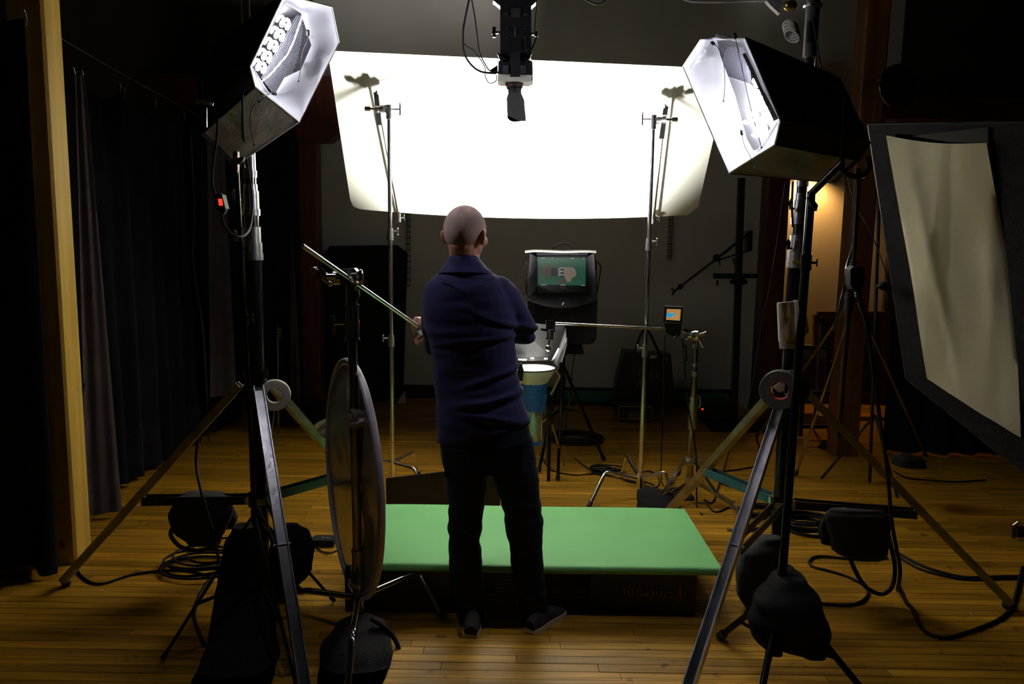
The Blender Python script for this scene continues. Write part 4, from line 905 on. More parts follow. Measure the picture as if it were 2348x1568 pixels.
MB().box(P(1290, 660, MD-.010), (.03, .003, .006)).build('badge', GTAPE, mon)
tag(MB().cyl(P(1289, 699, MD-.17), P(1293, 693, MD-.17), .004, n=8).build('paper_cigarette', WCLO), 'tiny white paper roll lying on the hood flap of the monitor', 'paper roll')
MB().prism([P(1292, 788, MD+.02), P(1333, 788, MD+.02), P(1340, 812, MD+.02), P(1292, 812, MD+.02)], (0, .10, 0)).build('bag_skirt', CLOTH, t)
pm = V((P(1290, 812, MD+.05).x, MD+.05, 0))
fa, fb, fc = G(1279, 1104), G(1385, 1058), G(1235, 1086)
t = T('monitor_tripod', 'black tripod under the hooded monitor', 'tripod', pm)
MB().cyl((pm.x, pm.y, .42), P(1291, 800, MD+.05), .018, n=16).build('column', BLKG, t)
for z in (.62, .84): MB().cyl((pm.x, pm.y, z), (pm.x, pm.y, z+.06), .028, n=14).build('collar', BPL, t)
for f in (fa, fb, fc):
    f = V((f.x, f.y, .012)); h_ = V((pm.x, pm.y, .78)); lg = MB().cyl(h_, f, .013, .011, n=12).build('leg', BLKG, t)
    MB().cyl(lerp(h_, f, .96), f, .016, n=10).build('rubber_foot', RUB, lg); MB().beam((pm.x, pm.y, .45), lerp(h_, f, .5), .006, .016).build('brace', BLK, t)

# ================================================================ small monitor and right middle stand
D2 = 4.86
t = T('small_monitor', 'small grey monitor with an orange and blue picture', 'monitor', P(1548, 748, D2))
mb = MB(); a, b, c, d_ = P(1524, 702, D2-.02), P(1566, 704, D2+.0), P(1564, 742, D2), P(1521, 738, D2-.02)
mb.prism([a, b, c, d_], (.012, .055, 0)); mb.build('monitor_case', mat('dark_grey_case', (.045, .047, .045), .5), t)
n_ = (b-a).cross(d_-a).normalized(); n_ = -n_ if n_.y > 0 else n_
def on2(x, y, off): return onplane(x, y, a, b, d_)+n_*off
def f2(pts, m, name, off): return MB().prism([on2(x, y, off) for x, y in pts], -n_*.0004).build(name, m, t)
f2([(1527, 706), (1563, 708), (1561, 737), (1526, 735)], BPL, 'screen_surround', .0006)
f2([(1529, 708), (1561, 709), (1559, 735), (1527, 733)], emis('lit_orange_screen', (.40, .20, .055), 1.0), 'screen', .0014)
f2([(1529, 716), (1535, 718), (1548, 718), (1551, 720), (1544, 721), (1541, 726), (1528, 727)], emis('lit_blue_picture', (.01, .30, .60), 1.0), 'screen_arm', .0022)
l2 = MB()
for q_ in (((1535, 718), (1551, 718)), ((1542, 722), (1541, 730)), ((1545, 722), (1544, 729)), ((1549, 724), (1553, 728)), ((1553, 721), (1550, 730)), ((1546, 731), (1551, 733))): l2.beam(on2(*q_[0], .003), on2(*q_[1], .003), .0022, .0008)
l2.build('screen_hand_lines', emis('lit_pale_lines', (.35, .50, .45), 1.0), t)
MB().prism([P(1523, 741, D2), P(1563, 744, D2), P(1560, 768, D2), P(1548, 776, D2), P(1528, 762, D2)], (0, .04, 0)).build('mount_bracket', BPL, t)
mb = MB(); mb.cyl(P(1529, 768, D2-.01), P(1534, 768, D2-.01), .006); mb.cyl(P(1545, 774, D2-.01), P(1552, 768, D2-.01), .004); mb.build('bracket_screw', CHR, t)
cs = V((P(1586, 1000, 4.92).x, 4.92, 0))
t = T('combo_stand', 'chrome stand with folding base right of the green table', 'light stand', cs); c = lambda z: V((cs.x, cs.y, z))
ztop = P(1586, 782, 4.92).z; z1 = P(1586, 880, 4.92).z; z2 = P(1586, 985, 4.92).z; zl = P(1590, 1055, 4.92).z
MB().cyl(c(.10), c(z2+.02), .024, n=18).build('lower_tube', CHRD, t)
MB().cyl(c(z2), c(z1), .021, n=18).build('middle_tube', CHR, t)
MB().cyl(c(z1-.1), c(ztop), .0165, n=18).build('upper_tube', CHR, t)
for zz, rr, l_ in ((z2+.005, .029, .17), (z2+.12, .026, .09), (z1+.05, .022, .03), (P(1586, 840, 4.92).z, .0235, .02), (P(1586, 798, 4.92).z, .0235, .02)):
    mb = MB(); mb.lathe(c(zz), (0, 0, 1), [(0, .015), (0, rr), (l_*.2, rr), (l_*.2, rr*.93), (l_*.8, rr*.93), (l_*.8, rr), (l_, rr), (l_, .015)], 18); mb.build('collar', ALU, t)
mb = MB(); p = c(z2+.14)+V((.025, 0, 0)); mb.tube([p, p+V((.02, 0, .02)), p+V((.015, 0, .07)), p+V((.0, 0, .085))], .005, 6); mb.build('wing_handle', ALU, t)
MB().cyl(P(1570, 790, 4.93), P(1572, 828, 4.93), .012, n=10).build('side_pin', CHRD, t)
hub = c(zl); mb = MB(); mb.cyl(c(zl-.03), c(zl+.02), .034, n=16); mb.box(c(zl-.01)+V((.02, -.02, 0)), (.12, .03, .03), .2); mb.build('leg_hub', ALU, t)
mb = MB(); mb.cyl(c(.10), c(.16), .034, n=16); mb.build('brace_hub', ALU, t)
for f, m_ in ((G(1502, 1166), CHR), (G(1722, 1214), OLIVE), (V((cs.x+.10, 5.42, 0)), OLIVE)):
    f = V((f.x, f.y, .015)); d = V((f.x-cs.x, f.y-cs.y, 0)).normalized(); h_ = hub+d*.04
    if m_ is OLIVE and f.y < 5:
        k_ = P(1682, 1156, 4.78); MB().beam(V((cs.x+.03, cs.y, .14)), k_, .03, .022).build('leg_bar', OLIVE, t); lg = MB().beam(k_, f, .022, .016).build('leg', OLIVE, t); MB().beam(h_, lerp(V((cs.x+.03, cs.y, .14)), k_, .6), .02, .012).build('leg_strut', TEAL, t)
    else:
        lg = MB().beam(h_, f, .022, .026).build('leg', m_, t); MB().beam(c(.12)+d*.03, lerp(h_, f, .85), .006, .02).build('brace', CHRD, t)
    MB().sph(f, (.02, .02, .015)).build('foot_pad', ALU, lg)
hp2 = P(1588, 768, 4.90)
t = T('grip_clamp', 'cluster of chrome grip heads on top of the right middle stand', 'grip head', hp2)
mb = MB(); grip_head(mb, hp2, (1, -.5, 0), 1.1); mb.cyl(P(1565, 757, 4.9), P(1602, 766, 4.9), .016, n=14); mb.build('head_body', CHR, t)
mb = MB(); mb.cyl(P(1595, 770, 4.88), P(1618, 764, 4.88), .011, n=12); mb.sph(P(1619, 763, 4.88), .012); mb.cyl(P(1600, 762, 4.88), P(1604, 782, 4.88), .008); mb.cyl(P(1604, 779, 4.88), P(1612, 796, 4.88), .006); mb.build('t_handle', CHR, t)
mb = MB(); mb.lathe(P(1570, 770, 4.86), V((0, -1, 0)), [(0, .0), (0, .02), (.02, .018), (.02, 0)], 16); mb.cyl(P(1590, 770, 4.84), P(1591, 770, 4.80), .014); mb.build('clamp_knob', ALU, t)
tag(MB().cyl(P(1565, 756, 4.90), P(1272, 741, 4.72), .0078, n=14).build('grip_rod', RODM), 'thin chrome rod running level from the right stand towards the man', 'rod')
gh = P(1262, 748, 4.70)
t = T('grip_clamp', 'glassy chrome grip head hanging at the free end of the level rod', 'grip head', gh)
mb = MB(); mb.box(P(1262, 744, 4.70), (.055, .05, .05)); mb.cyl(P(1262, 755, 4.70), P(1262, 760, 4.70), .030, n=18); mb.cyl(P(1262, 760, 4.70), P(1262, 775, 4.70), .022, n=18); mb.cyl(P(1262, 775, 4.7), P(1262, 777, 4.7), .030, n=18); mb.build('head_body', CHR, t)
mb = MB(); mb.cyl(P(1260, 776, 4.70), P(1259, 792, 4.70), .009, n=12); mb.sph(P(1258, 798, 4.70), .021, 16, 12); mb.build('ball_handle', CHR, t)
mb = MB(); mb.beam(P(1240, 755, 4.68), P(1256, 757, 4.68), .012, .012); mb.build('wing_handle', CHR, t)
# ================================================================ sandbags
def sandbag(label, rings, m=CLOTH, straps=(), seed=0, name='sandbag', cat='sandbag', tagm=None):
    """rings: (centre, half width vector, half thickness vector)"""
    t = T(name, label, cat, V((rings[0][0].x, rings[0][0].y, min(r[0].z-r[1].length for r in rings)))); R = []
    full = []
    for i in range(len(rings)-1):
        for k in range(4):
            u = k/4; u2 = u*u*(3-2*u); full.append(tuple(lerp(rings[i][j], rings[i+1][j], u if j == 0 else u2) for j in range(3)))
    full.append(rings[-1])
    for c, a, b in full:
        ring = []
        for k in range(20):
            u = k*2*math.pi/20; cu, su = math.cos(u), math.sin(u); x = math.copysign(abs(cu)**.75, cu); y = math.copysign(abs(su)**.75, su)
            p = c+a*x+b*y; p = p+(p-c)*.14*noise.noise(p*7+V((seed, 0, 0)))+(p-c)*.05*noise.noise(p*24+V((seed, 3, 0))); p.z = max(p.z, .004); ring.append(p)
        R.append(ring)
    MB().loft(R).build('bag_body', m, t, ang=70)
    for s in straps: MB().tube(s, .010, 8).build('strap', m, t)
    return t
def H(x, y, d): return P(x, y, d)
def ring(px, py, d, wpx, th, tilt=0.0, lift=0.0):
    c = P(px, py, d); k = d/FPX; a = V((wpx*k*math.cos(tilt), 0, -wpx*k*math.sin(tilt))); return (c, a, V((0, th, 0)))
# left: small bag over the brace
sandbag('charcoal sandbag slung over the left brace of the left crank stand', [ring(470, 1130, 3.62, 45, .03), ring(468, 1140, 3.60, 66, .055), ring(463, 1175, 3.58, 74, .07), ring(457, 1215, 3.57, 62, .06), ring(462, 1248, 3.57, 30, .03)], mat('charcoal_canvas', (.028, .028, .031), .9, bump=.3, bscale=200),
        [[P(395, 1210, 3.56), P(392, 1228, 3.55), P(412, 1252, 3.55), P(445, 1262, 3.55), P(475, 1258, 3.55), P(500, 1245, 3.56), P(508, 1205, 3.58)]], seed=2)
sandbag('second flap of the sandbag pair behind the left brace', [ring(518, 1165, 3.70, 18, .03), ring(520, 1188, 3.70, 24, .035), ring(522, 1210, 3.70, 14, .02)], CLOTH, seed=9)
sandbag('large round black sandbag hanging behind the left crank stand', [ring(665, 1203, 3.46, 20, .03), ring(665, 1222, 3.46, 45, .06), ring(670, 1262, 3.46, 52, .075), ring(668, 1310, 3.46, 48, .07), ring(655, 1350, 3.46, 26, .05), ring(640, 1372, 3.46, 10, .02)], CLOTH, seed=3)
sandbag('tall black cloth bag draped down the foot of the left crank stand', [ring(560, 1205, 3.30, 24, .04), ring(560, 1255, 3.30, 50, .06), ring(562, 1330, 3.28, 62, .08), ring(556, 1430, 3.12, 76, .12), ring(548, 1520, 2.92, 88, .14), ring(540, 1590, 2.78, 96, .12), ring(535, 1625, 2.72, 80, .08)], CLOTH, seed=5)
sandbag('black sandbag lying on the foot of the front left grip stand', [ring(828, 1412, 3.12, 26, .03), ring(828, 1432, 3.08, 62, .06), ring(820, 1480, 2.98, 88, .10), ring(814, 1540, 2.90, 84, .11), ring(812, 1590, 2.82, 80, .10), ring(815, 1630, 2.78, 60, .06)], CLOTH,
        [[P(850, 1418, 3.06), P(885, 1440, 3.05), P(908, 1470, 3.04), P(916, 1500, 3.02), P(912, 1520, 3.0), P(890, 1545, 2.97), P(850, 1566, 2.94)]], seed=6)
tag(MB().cyl(P(918, 1508, 3.01), P(910, 1522, 3.0), .0125, n=12).build('tape_band', YEL), 'yellow tape band around the sandbag strap at bottom centre left', 'tape band')
# right
sandbag('wide charcoal sandbag hung over the right brace of the right crank stand', [ring(1965, 1168, 3.55, 62, .03), ring(1965, 1180, 3.55, 72, .055), ring(1968, 1220, 3.54, 70, .07), ring(1972, 1262, 3.54, 66, .06), ring(1985, 1282, 3.54, 40, .03)], bpy.data.materials['charcoal_canvas'],
        [[P(1900, 1190, 3.60), P(1890, 1200, 3.6), P(1888, 1230, 3.6), P(1900, 1245, 3.6)], [P(1945, 1270, 3.52), P(1962, 1310, 3.51), P(1985, 1345, 3.5), P(2020, 1362, 3.5), P(2045, 1345, 3.5), P(2052, 1300, 3.5), P(2040, 1240, 3.52), P(2030, 1190, 3.54)]], seed=12)
sandbag('dark bundle hanging beside the wide sandbag near the brace hub', [ring(1905, 1186, 3.66, 18, .03), ring(1898, 1215, 3.66, 24, .04), ring(1900, 1245, 3.66, 18, .03)], CLOTH, seed=14)
sandbag('grey topped round sandbag behind the front leg of the right crank stand', [ring(1765, 1232, 3.46, 30, .04), ring(1745, 1262, 3.44, 50, .07), ring(1738, 1310, 3.42, 52, .08), ring(1735, 1360, 3.42, 44, .07), ring(1735, 1400, 3.42, 24, .04)], bpy.data.materials['charcoal_canvas'], seed=15)
sandbag('large black sandbag slumped over the foot of the right stand', [ring(1806, 1300, 2.98, 14, .03), ring(1808, 1325, 2.93, 44, .06), ring(1805, 1375, 2.88, 84, .09), ring(1806, 1430, 2.86, 93, .10), ring(1824, 1470, 2.86, 74, .09), ring(1862, 1500, 2.86, 30, .05)], CLOTH, seed=17)
sandbag('left lobe of the large black sandbag by the right stand', [ring(1750, 1385, 2.86, 22, .03), ring(1746, 1420, 2.84, 34, .05), ring(1758, 1460, 2.84, 34, .05), ring(1775, 1494, 2.84, 18, .04)], CLOTH, seed=18)
sandbag('flat black sandbag on the floor behind the back right corner of the table', [ring(1488, 1118, 4.86, 10, .03), ring(1500, 1128, 4.84, 40, .06), ring(1508, 1150, 4.80, 50, .08), ring(1510, 1172, 4.76, 54, .08)], CLOTH, seed=20)
sandbag('black sandbag on the floor between the chrome stand and folding base', [ring(1555, 1120, 5.05, 16, .03), ring(1556, 1136, 5.0, 34, .06), ring(1556, 1150, 4.98, 36, .06)], CLOTH, seed=21)

# ================================================================ the cream cloth frame on the right
def quadp(px, u, v): return lerp(lerp(px[0], px[1], u), lerp(px[3], px[2], u), v)
OUT = [P(1990, 286, 4.25), P(2350, 282, 3.55), None, P(2078, 868, 4.0)]
O0, O1, O3 = OUT[0], OUT[1], OUT[3]; OUT[2] = onplane(2430, 1150, O0, O1, O3)
def OP(x, y, off=0): return onplane(x, y, O0, O1, O3)-(O1-O0).cross(O3-O0).normalized()*off*(1 if (O1-O0).cross(O3-O0).y > 0 else -1)
n_ = (OUT[1]-OUT[0]).cross(OUT[3]-OUT[0]).normalized(); n_ = -n_ if n_.y < 0 else n_
t = T('muslin_screen', 'tilted black frame holding a sheet of cream muslin on the right', 'butterfly frame', OUT[3]-V((0, 0, .05)))
IN = [OP(2034, 306), OP(2280, 318), OP(2352, 1012), OP(2128, 870)]
for (a, b, c, d_) in ((OUT[0], OUT[1], IN[1], IN[0]), (OUT[1], OUT[2], IN[2], IN[1]), (OUT[2], OUT[3], IN[3], IN[2]), (OUT[3], OUT[0], IN[0], IN[3])):
    MB().grid([[lerp(lerp(a, b, i/8), lerp(d_, c, i/8), j/3) for i in range(9)] for j in range(4)], n_*.006).build('black_border', CLOTH, t, ang=60)
for i in range(4): MB().cyl(OUT[i]+n_*.012, OUT[(i+1) % 4]+n_*.012, .012, n=10).build('frame_tube', BLK, t)
C = [OP(2041, 311, .02), OP(2268, 328, .02), OP(2346, 1002, .02), OP(2128, 868, .02)]
rows = []
for j in range(31):
    v = j/30; row = []
    for i in range(21):
        u = i/20; p = quadp(C, u, v); s = math.sin(math.pi*v)
        p = p+RGT*(.035*s*(u > .0)*u**2)-V((0, 0, 1))*(.018*math.sin(math.pi*u)*(1-v)**3)
        w = .014*math.sin(7*u-3.2*v+1)*math.exp(-3*u)+.010*noise.noise(V((u*4, v*3, 1)))+.012*math.exp(-((u-.18-.25*v)/.05)**2)*s+.010*math.exp(-((u-.9+.35*(v-.35))/.06)**2)*s
        row.append(p-n_*w)
    rows.append(row)
MB().grid(rows, n_*.002).build('cream_cloth', BEIGE, t, ang=80)
MB().grid([[quadp([OP(2090, 312, .008), OP(2268, 292, .008), OP(2269, 329, .008), OP(2180, 326, .008)], i/4, j/2) for i in range(5)] for j in range(3)], n_*.003).build('grey_backing', mat('dark_grey_backing', (.035, .03, .03), .9), t)
# stand for the frame and round dish
fp = G(1950, 1000, 0); bx, by = P(1946, 700, 4.70).x, 4.70
f1, f2_, f3 = V((P(1828, 975, 5.2).x, 5.2, 0)), G(2125, 1052), V((bx-.1, 4.2, 0))
t = T('tall_stand', 'slim tall stand with long silver legs before the orange brown post', 'light stand', (bx, by, 0)); hz = P(1943, 690, 4.70).z
MB().cyl((bx, by, .5), P(1966, 455, 4.70), .012, n=12).build('pole', BLKG, t)
MB().cyl((bx, by, hz-.06), (bx, by, hz+.05), .028, n=12).build('leg_hub', BLK, t)
for a, f in ((P(1943, 700, 4.70), G(1735, 1003)), (P(1965, 690, 4.70), G(2122, 1046)), (P(1950, 720, 4.7), V((bx+.05, 5.5, 0)))):
    f = V((f.x, f.y, .012)); lg = MB().cyl(a, f, .009, n=10).build('leg', CHRD, t); MB().cyl(lerp(a, f, .97), f, .014, n=8).build('rubber_foot', RUB, lg)
MB().tube([P(1958, 560, 4.7), P(1942, 610, 4.66), P(1935, 660, 4.66), P(1925, 700, 4.66), P(1912, 760, 4.66)], .008, 8).build('side_tube', CHRD, t)
MB().cyl(P(1946, 678, 4.65), P(1946, 698, 4.65), .03, n=12).build('clamp', BLK, t)
dcn = P(2062, 197, 5.3)
t = T('round_dish', 'round black dish half hidden behind the orange brown post', 'light fixture', dcn-V((0, 0, .15)))
MB().lathe(dcn, V((.15, -1, .05)), [(.03, 0), (.03, .06), (.0, .135), (-.01, .139), (-.02, .136), (-.10, .06), (-.10, 0)], 36).build('dish', BLK, t)
MB().torus(dcn, V((.15, -1, .05)), .139, .003, 44, 6).build('dish_rim', CHRD, t)
MB().cyl(P(2033, 250, 5.32), P(2022, 300, 5.32), .007, n=8).build('dish_arm', CHRD, t)
MB().cyl(P(2022, 300, 5.32), V((P(2010, 900, 5.32).x, 5.32, .02)), .011, n=10).build('dish_pole', BLK, t)
for dx, dy in ((-.3, .1), (.25, .2), (.05, -.3)): MB().cyl((P(2010, 900, 5.32).x, 5.32, .5), (P(2010, 900, 5.32).x+dx, 5.32+dy, .01), .009, n=8).build('leg', BLK, t)

# ================================================================ right middle: boom stand, bag, cases, clutter
D3 = 6.98
zt3 = P(1700, 408, D3)
t = T('column_stand', 'tall black column stand with a short crossbar near the rear wall', 'light stand', (P(1680, 905, D3).x, D3, 0))
a = P(1700, 408, D3); b = V((P(1686, 905, D3).x, D3, .05)); MB().beam(a, b, .055, .05, V((0, 1, 0))).build('column', BLK, t)
MB().box(V((b.x, D3, .03)), (.5, .4, .05)).build('base_plate', BLK, t)
MB().prism([P(1638, 627, D3-.03), P(1738, 628, D3-.03), P(1738, 638, D3-.03), P(1638, 639, D3-.03)], (0, .05, 0)).build('crossbar', BLK, t)
mb = MB(); mb.box(P(1694, 640, D3-.03), (.09, .07, .10)); mb.cyl(P(1679, 646, D3-.04), P(1708, 646, D3-.04), .014); mb.sph(P(1678, 646, D3-.04), .02); mb.sph(P(1709, 646, D3-.04), .02); mb.build('carriage', BPL, t)
MB().sph(P(1645, 649, D3-.02), (.011, .011, .028)).build('hanging_knob', BPL, t)
t = T('wall_boom', 'slanting black boom arm on a bracket beside the dark brown post', 'boom arm', P(1722, 575, 7.1))
MB().prism([P(1715, 530, 7.12), P(1726, 528, 7.12), P(1725, 575, 7.12), P(1714, 575, 7.12)], (0, .10, 0)).build('wall_bracket', BLK, t)
MB().cyl(P(1720, 532, 7.14), P(1645, 592, 7.05), .013, n=10).build('upper_strut', BLK, t)
MB().cyl(P(1718, 574, 7.14), P(1645, 597, 7.05), .008, n=8).build('lower_strut', BLK, t)
MB().cyl(P(1645, 592, 7.05), P(1545, 668, 6.9), .011, n=10).build('boom_tube', CHRD, t)
mb = MB(); mb.sph(P(1643, 591, 7.05), .035); mb.sph(P(1560, 657, 6.92), .026); mb.build('boom_joint', BPL, t)
mb = MB(); mb.cyl(P(1540, 661, 6.9), P(1546, 671, 6.9), .009); mb.cyl(P(1541, 677, 6.9), P(1549, 664, 6.9), .009); mb.build('boom_fork', BPL, t)
for x in (1648, 1681): MB().cyl(P(x, 592, 7.05), P(x+4, 612, 7.05), .010, .003, n=8).build('lock_handle', BPL, t)
# black bag with chalk writing
D4 = 7.35
t = T('black_tote_bag', 'large black bag with handles and chalk writing by the rear wall', 'bag', P(1478, 950, D4))
q = [(1432, 806), (1462, 808), (1470, 813), (1500, 812), (1538, 812), (1546, 900), (1544, 938), (1412, 940), (1414, 880)]
pts = [P(x, y, D4) for x, y in q]
MB().prism(pts, (0, .22, 0)).build('bag_body', mat('black_vinyl', (.016, .017, .018), .42, bump=.25, bscale=18), t)
MB().prism([P(1485, 815, D4-.012), P(1538, 812, D4-.012), P(1547, 902, D4-.03), P(1545, 936, D4-.03), P(1486, 938, D4-.03)], (0, .04, 0)).build('front_pocket', bpy.data.materials['black_vinyl'], t)
MB().tube([P(1456, 808, D4), P(1466, 775, D4), P(1476, 757, D4), P(1488, 762, D4), P(1500, 785, D4), P(1512, 812, D4)], .012, 6).build('bag_handle', RUB, t)
MB().prism([P(1490, 815, D4-.02), P(1506, 814, D4-.02), P(1505, 821, D4-.02), P(1490, 822, D4-.02)], (0, .02, 0)).build('paper_edge', CREAM, t)
CH = mat('chalk_marks', (.32, .34, .33), .9)
def scr(tt, lines, d, m=CH, r=.004):
    mb = MB()
    for l in lines: mb.tube([P(x, y, d) for x, y in l], r, 5, 3)
    return mb.build('chalk_lettering', m, tt)
k = lambda x, y: (1420+x/4.9, 640+y/4.9)
scr(t, [[k(183, 990), k(160, 1058)], [k(172, 1074), k(180, 1076)], [k(205, 1020), k(225, 1005), k(242, 1015), k(230, 1050), k(198, 1082), k(256, 1088)],
        [k(200, 1200), k(238, 1120), k(242, 1220)], [k(205, 1178), k(245, 1165)]], D4-.010, r=.003)
scr(t, [[k(340, 1070), k(350, 1060), k(345, 1135)], [k(352, 1060), k(375, 1068), k(378, 1130)], [k(410, 1045), k(425, 1050)], [k(418, 1075), k(415, 1110)], [k(430, 1075), k(448, 1080), k(430, 1092), k(452, 1118)],
        [k(520, 910), k(518, 875), k(545, 880), k(550, 915), k(525, 915)], [k(528, 905), k(533, 888), k(540, 908)]], D4-.034, r=.0022)
t = T('metal_case', 'grey hard case with a white label under the black bag', 'case', P(1455, 955, 7.1))
mb = MB(); mb.prism([P(1419, 930, 7.12), P(1495, 932, 7.12), P(1496, 963, 7.12), P(1418, 962, 7.12)], (0, .22, 0)); mb.build('case_body', mat('scuffed_grey_case', (.10, .10, .10), .45, .4, .3), t)
e = MB()
for a, b in (((1419, 931), (1495, 933)), ((1418, 961), (1496, 962)), ((1419, 931), (1418, 961)), ((1495, 933), (1496, 962))): e.beam(P(*a, 7.115), P(*b, 7.115), .012, .012)
e.build('case_edge', ALU, t)
lb_ = MB().prism([P(1443, 946, 7.11), P(1470, 946, 7.11), P(1470, 960, 7.11), P(1443, 960, 7.11)], (0, .003, 0)).build('white_label', mat('dim_paper', (.35, .33, .31), .8), t)
e = MB()
for y in (949.5, 955.5):
    for i in range(7): e.box(P(1446+i*3.2, y, 7.107), (.009, .001, .008+.003*(i % 2)))
e.build('label_print', RED, lb_)
t = T('flight_case', 'low black equipment box with a red light near the rear wall', 'case', P(1640, 950, 6.95))
mb = MB(); mb.prism([P(1605, 926, 6.95), P(1678, 926, 6.95), P(1678, 962, 6.95), P(1605, 962, 6.95)], (0, .3, 0)); mb.build('case_body', BPL, t)
MB().box(P(1611, 938, 6.943), (.014, .006, .012)).build('indicator_light', LEDR, t)
# red indicator on the floor left etc.
# wall lamp between the posts
LW = V((P(1868, 400, 7.9).x, 7.93, P(1868, 385, 7.9).z))
t = T('wall_lamp', 'warm bulb in a small white holder on the rear wall behind the softbox', 'lamp', LW-V((0, 0, .1)))
MB().cyl(LW+V((0, .165, .05)), LW+V((0, .02, .05)), .02, n=12).build('lamp_arm', WCLO, t); MB().lathe(LW+V((0, 0, .09)), (0, 0, -1), [(0, .0), (0, .03), (.05, .03), (.06, .02), (.06, 0)], 18).build('lamp_socket', WCLO, t)
MB().sph(LW-V((0, 0, .01)), .032, 16, 12).build('bulb', WBULB, t)
MB().lathe(LW+V((0, 0, .05)), (0, 0, -1), [(0, .03), (.03, .06), (.10, .085), (.10, .082), (.03, .057), (.0, .028)], 20).build('added_lamp_shade', BLK, t)  # unseen shade, added to stop the lamp lighting the wall above
ld = bpy.data.lights.new('wall_lamp_light', 'SPOT'); ld.spot_size = math.radians(140); ld.spot_blend = .8; ld.energy = WARM_W; ld.color = (1, .50, .13); ld.shadow_soft_size = .05
lo = bpy.data.objects.new('wall_lamp_light', ld); COL.objects.link(lo); lo.parent = t; lo.location = LW-V((0, 0, .065))-wpos(t); lo.rotation_euler = (math.radians(18), 0, 0)
t = T('rolled_paper', 'roll of white paper tucked behind the bottom of the right softbox', 'paper roll', P(1912, 415, 3.65))
MB().lathe(P(1890, 402, 3.62), (P(1925, 418, 3.62)-P(1890, 402, 3.62)), [(0, .022), (.075, .024), (.075, .019), (0, .018)], 18).build('paper', WCLO, t)
# brown framed board and shelf clutter behind the right stand
t = T('picture_frame', 'brown wooden frame leaning against the rear wall under the warm light', 'picture frame', P(1950, 900, 7.6))
fr_ = [P(1874, 722, 7.6), P(2030, 722, 7.6), P(2030, 905, 7.5), P(1874, 905, 7.5)]
for i in range(4): MB().beam(fr_[i], fr_[(i+1) % 4], .07, .05, V((0, 1, 0))).build('frame_rail', BROWNP, t)
MB().prism(fr_, (0, .01, 0)).build('frame_panel', mat('maroon_panel', (.05, .018, .015), .7), t)
t = T('grey_crate', 'grey plastic crate standing against the rear wall left of the brown frame', 'crate', P(1820, 850, 7.4))
mb = MB(); mb.prism([P(1768, 794, 7.4), P(1895, 798, 7.4), P(1893, 905, 7.4), P(1770, 905, 7.4)], (0, .25, 0)); mb.build('crate_body', mat('dim_grey_plastic', (.12, .11, .12), .6), t)
MB().beam(P(1766, 794, 7.39), P(1897, 797, 7.39), .03, .03).build('crate_rim', BPL, t); MB().prism([P(1830, 822, 7.39), P(1892, 822, 7.39), P(1890, 900, 7.39), P(1832, 900, 7.39)], (0, .008, 0)).build('crate_panel', bpy.data.materials['maroon_panel'], t)
for x, y0, y1, d, r, lab in ((1883, 730, 950, 6.9, .012, 'thin grey pipe standing before the brown frame'), (1938, 800, 985, 6.7, .028, 'thick grey pipe standing close to the orange brown post'), (1916, 830, 980, 6.8, .035, 'wide dark pipe standing between the thin pipe and the post')):
    a = P(x, y0, d); t = T('standing_pipe', lab, 'pipe', (a.x, d, 0)); MB().cyl((a.x, d, .01), a, r, n=14).build('pipe', mat('dim_grey_pipe', (.16, .14, .15), .5, .2), t); MB().cyl(a-V((0, 0, .04)), a+V((0, 0, .01)), r*1.3, n=14).build('pipe_cap', BPL, t)
sandbag('small black bag on the floor left of the orange brown post', [ring(1900, 1012, 6.3, 12, .04), ring(1902, 1025, 6.3, 24, .07), ring(1902, 1042, 6.3, 26, .08), ring(1902, 1050, 6.3, 20, .06)], CLOTH, seed=31, name='small_bag', cat='bag')
t = T('low_trolley', 'low dark shelf with two bars behind the right crank stand', 'trolley', P(1870, 950, 6.6))
for y in (900, 978): MB().beam(P(1840, y, 6.6), P(1925, y, 6.6), .03, .03).build('trolley_bar', BLK, t)
for x in (1842, 1924):
    p = P(x, 890, 6.6); MB().beam(p, (p.x, 6.6, .02), .03, .03).build('trolley_post', BLK, t)
# left background: a chair with rungs and dim equipment
t = T('wooden_chair', 'dim wooden chair with a slatted back behind the drapes on the left', 'chair', P(455, 980, 6.9)); cx = P(455, 900, 6.9).x
for dx in (-.18, .18):
    MB().beam((cx+dx, 6.9, .01), (cx+dx, 6.93, .92), .035, .03).build('leg', BROWNP, t); MB().beam((cx+dx, 6.5, .01), (cx+dx, 6.5, .45), .035, .03).build('leg', BROWNP, t)
for z in (.60, .72, .86): MB().beam((cx-.18, 6.92, z), (cx+.18, 6.92, z), .015, .05).build('back_slat', BROWNP, t)
MB().box((cx, 6.7, .46), (.42, .44, .03)).build('seat', BROWNP, t)
t = T('dim_rack_stand', 'dark metal rack stand with small clamps in the unlit left background', 'light stand', P(636, 960, 6.4)); x0 = P(636, 900, 6.4).x
MB().cyl((x0, 6.4, .02), P(636, 742, 6.4), .008, n=10).build('pole', CHRD, t)
for y in (755, 762, 770, 778): MB().box(P(641, y, 6.38), (.02, .02, .012)).build('clamp', ALU, t)
for dx, dy in ((-.25, .1), (.2, .2), (.02, -.3)): MB().cyl((x0, 6.4, .4), (x0+dx, 6.4+dy, .01), .008, n=8).build('leg', BLK, t)
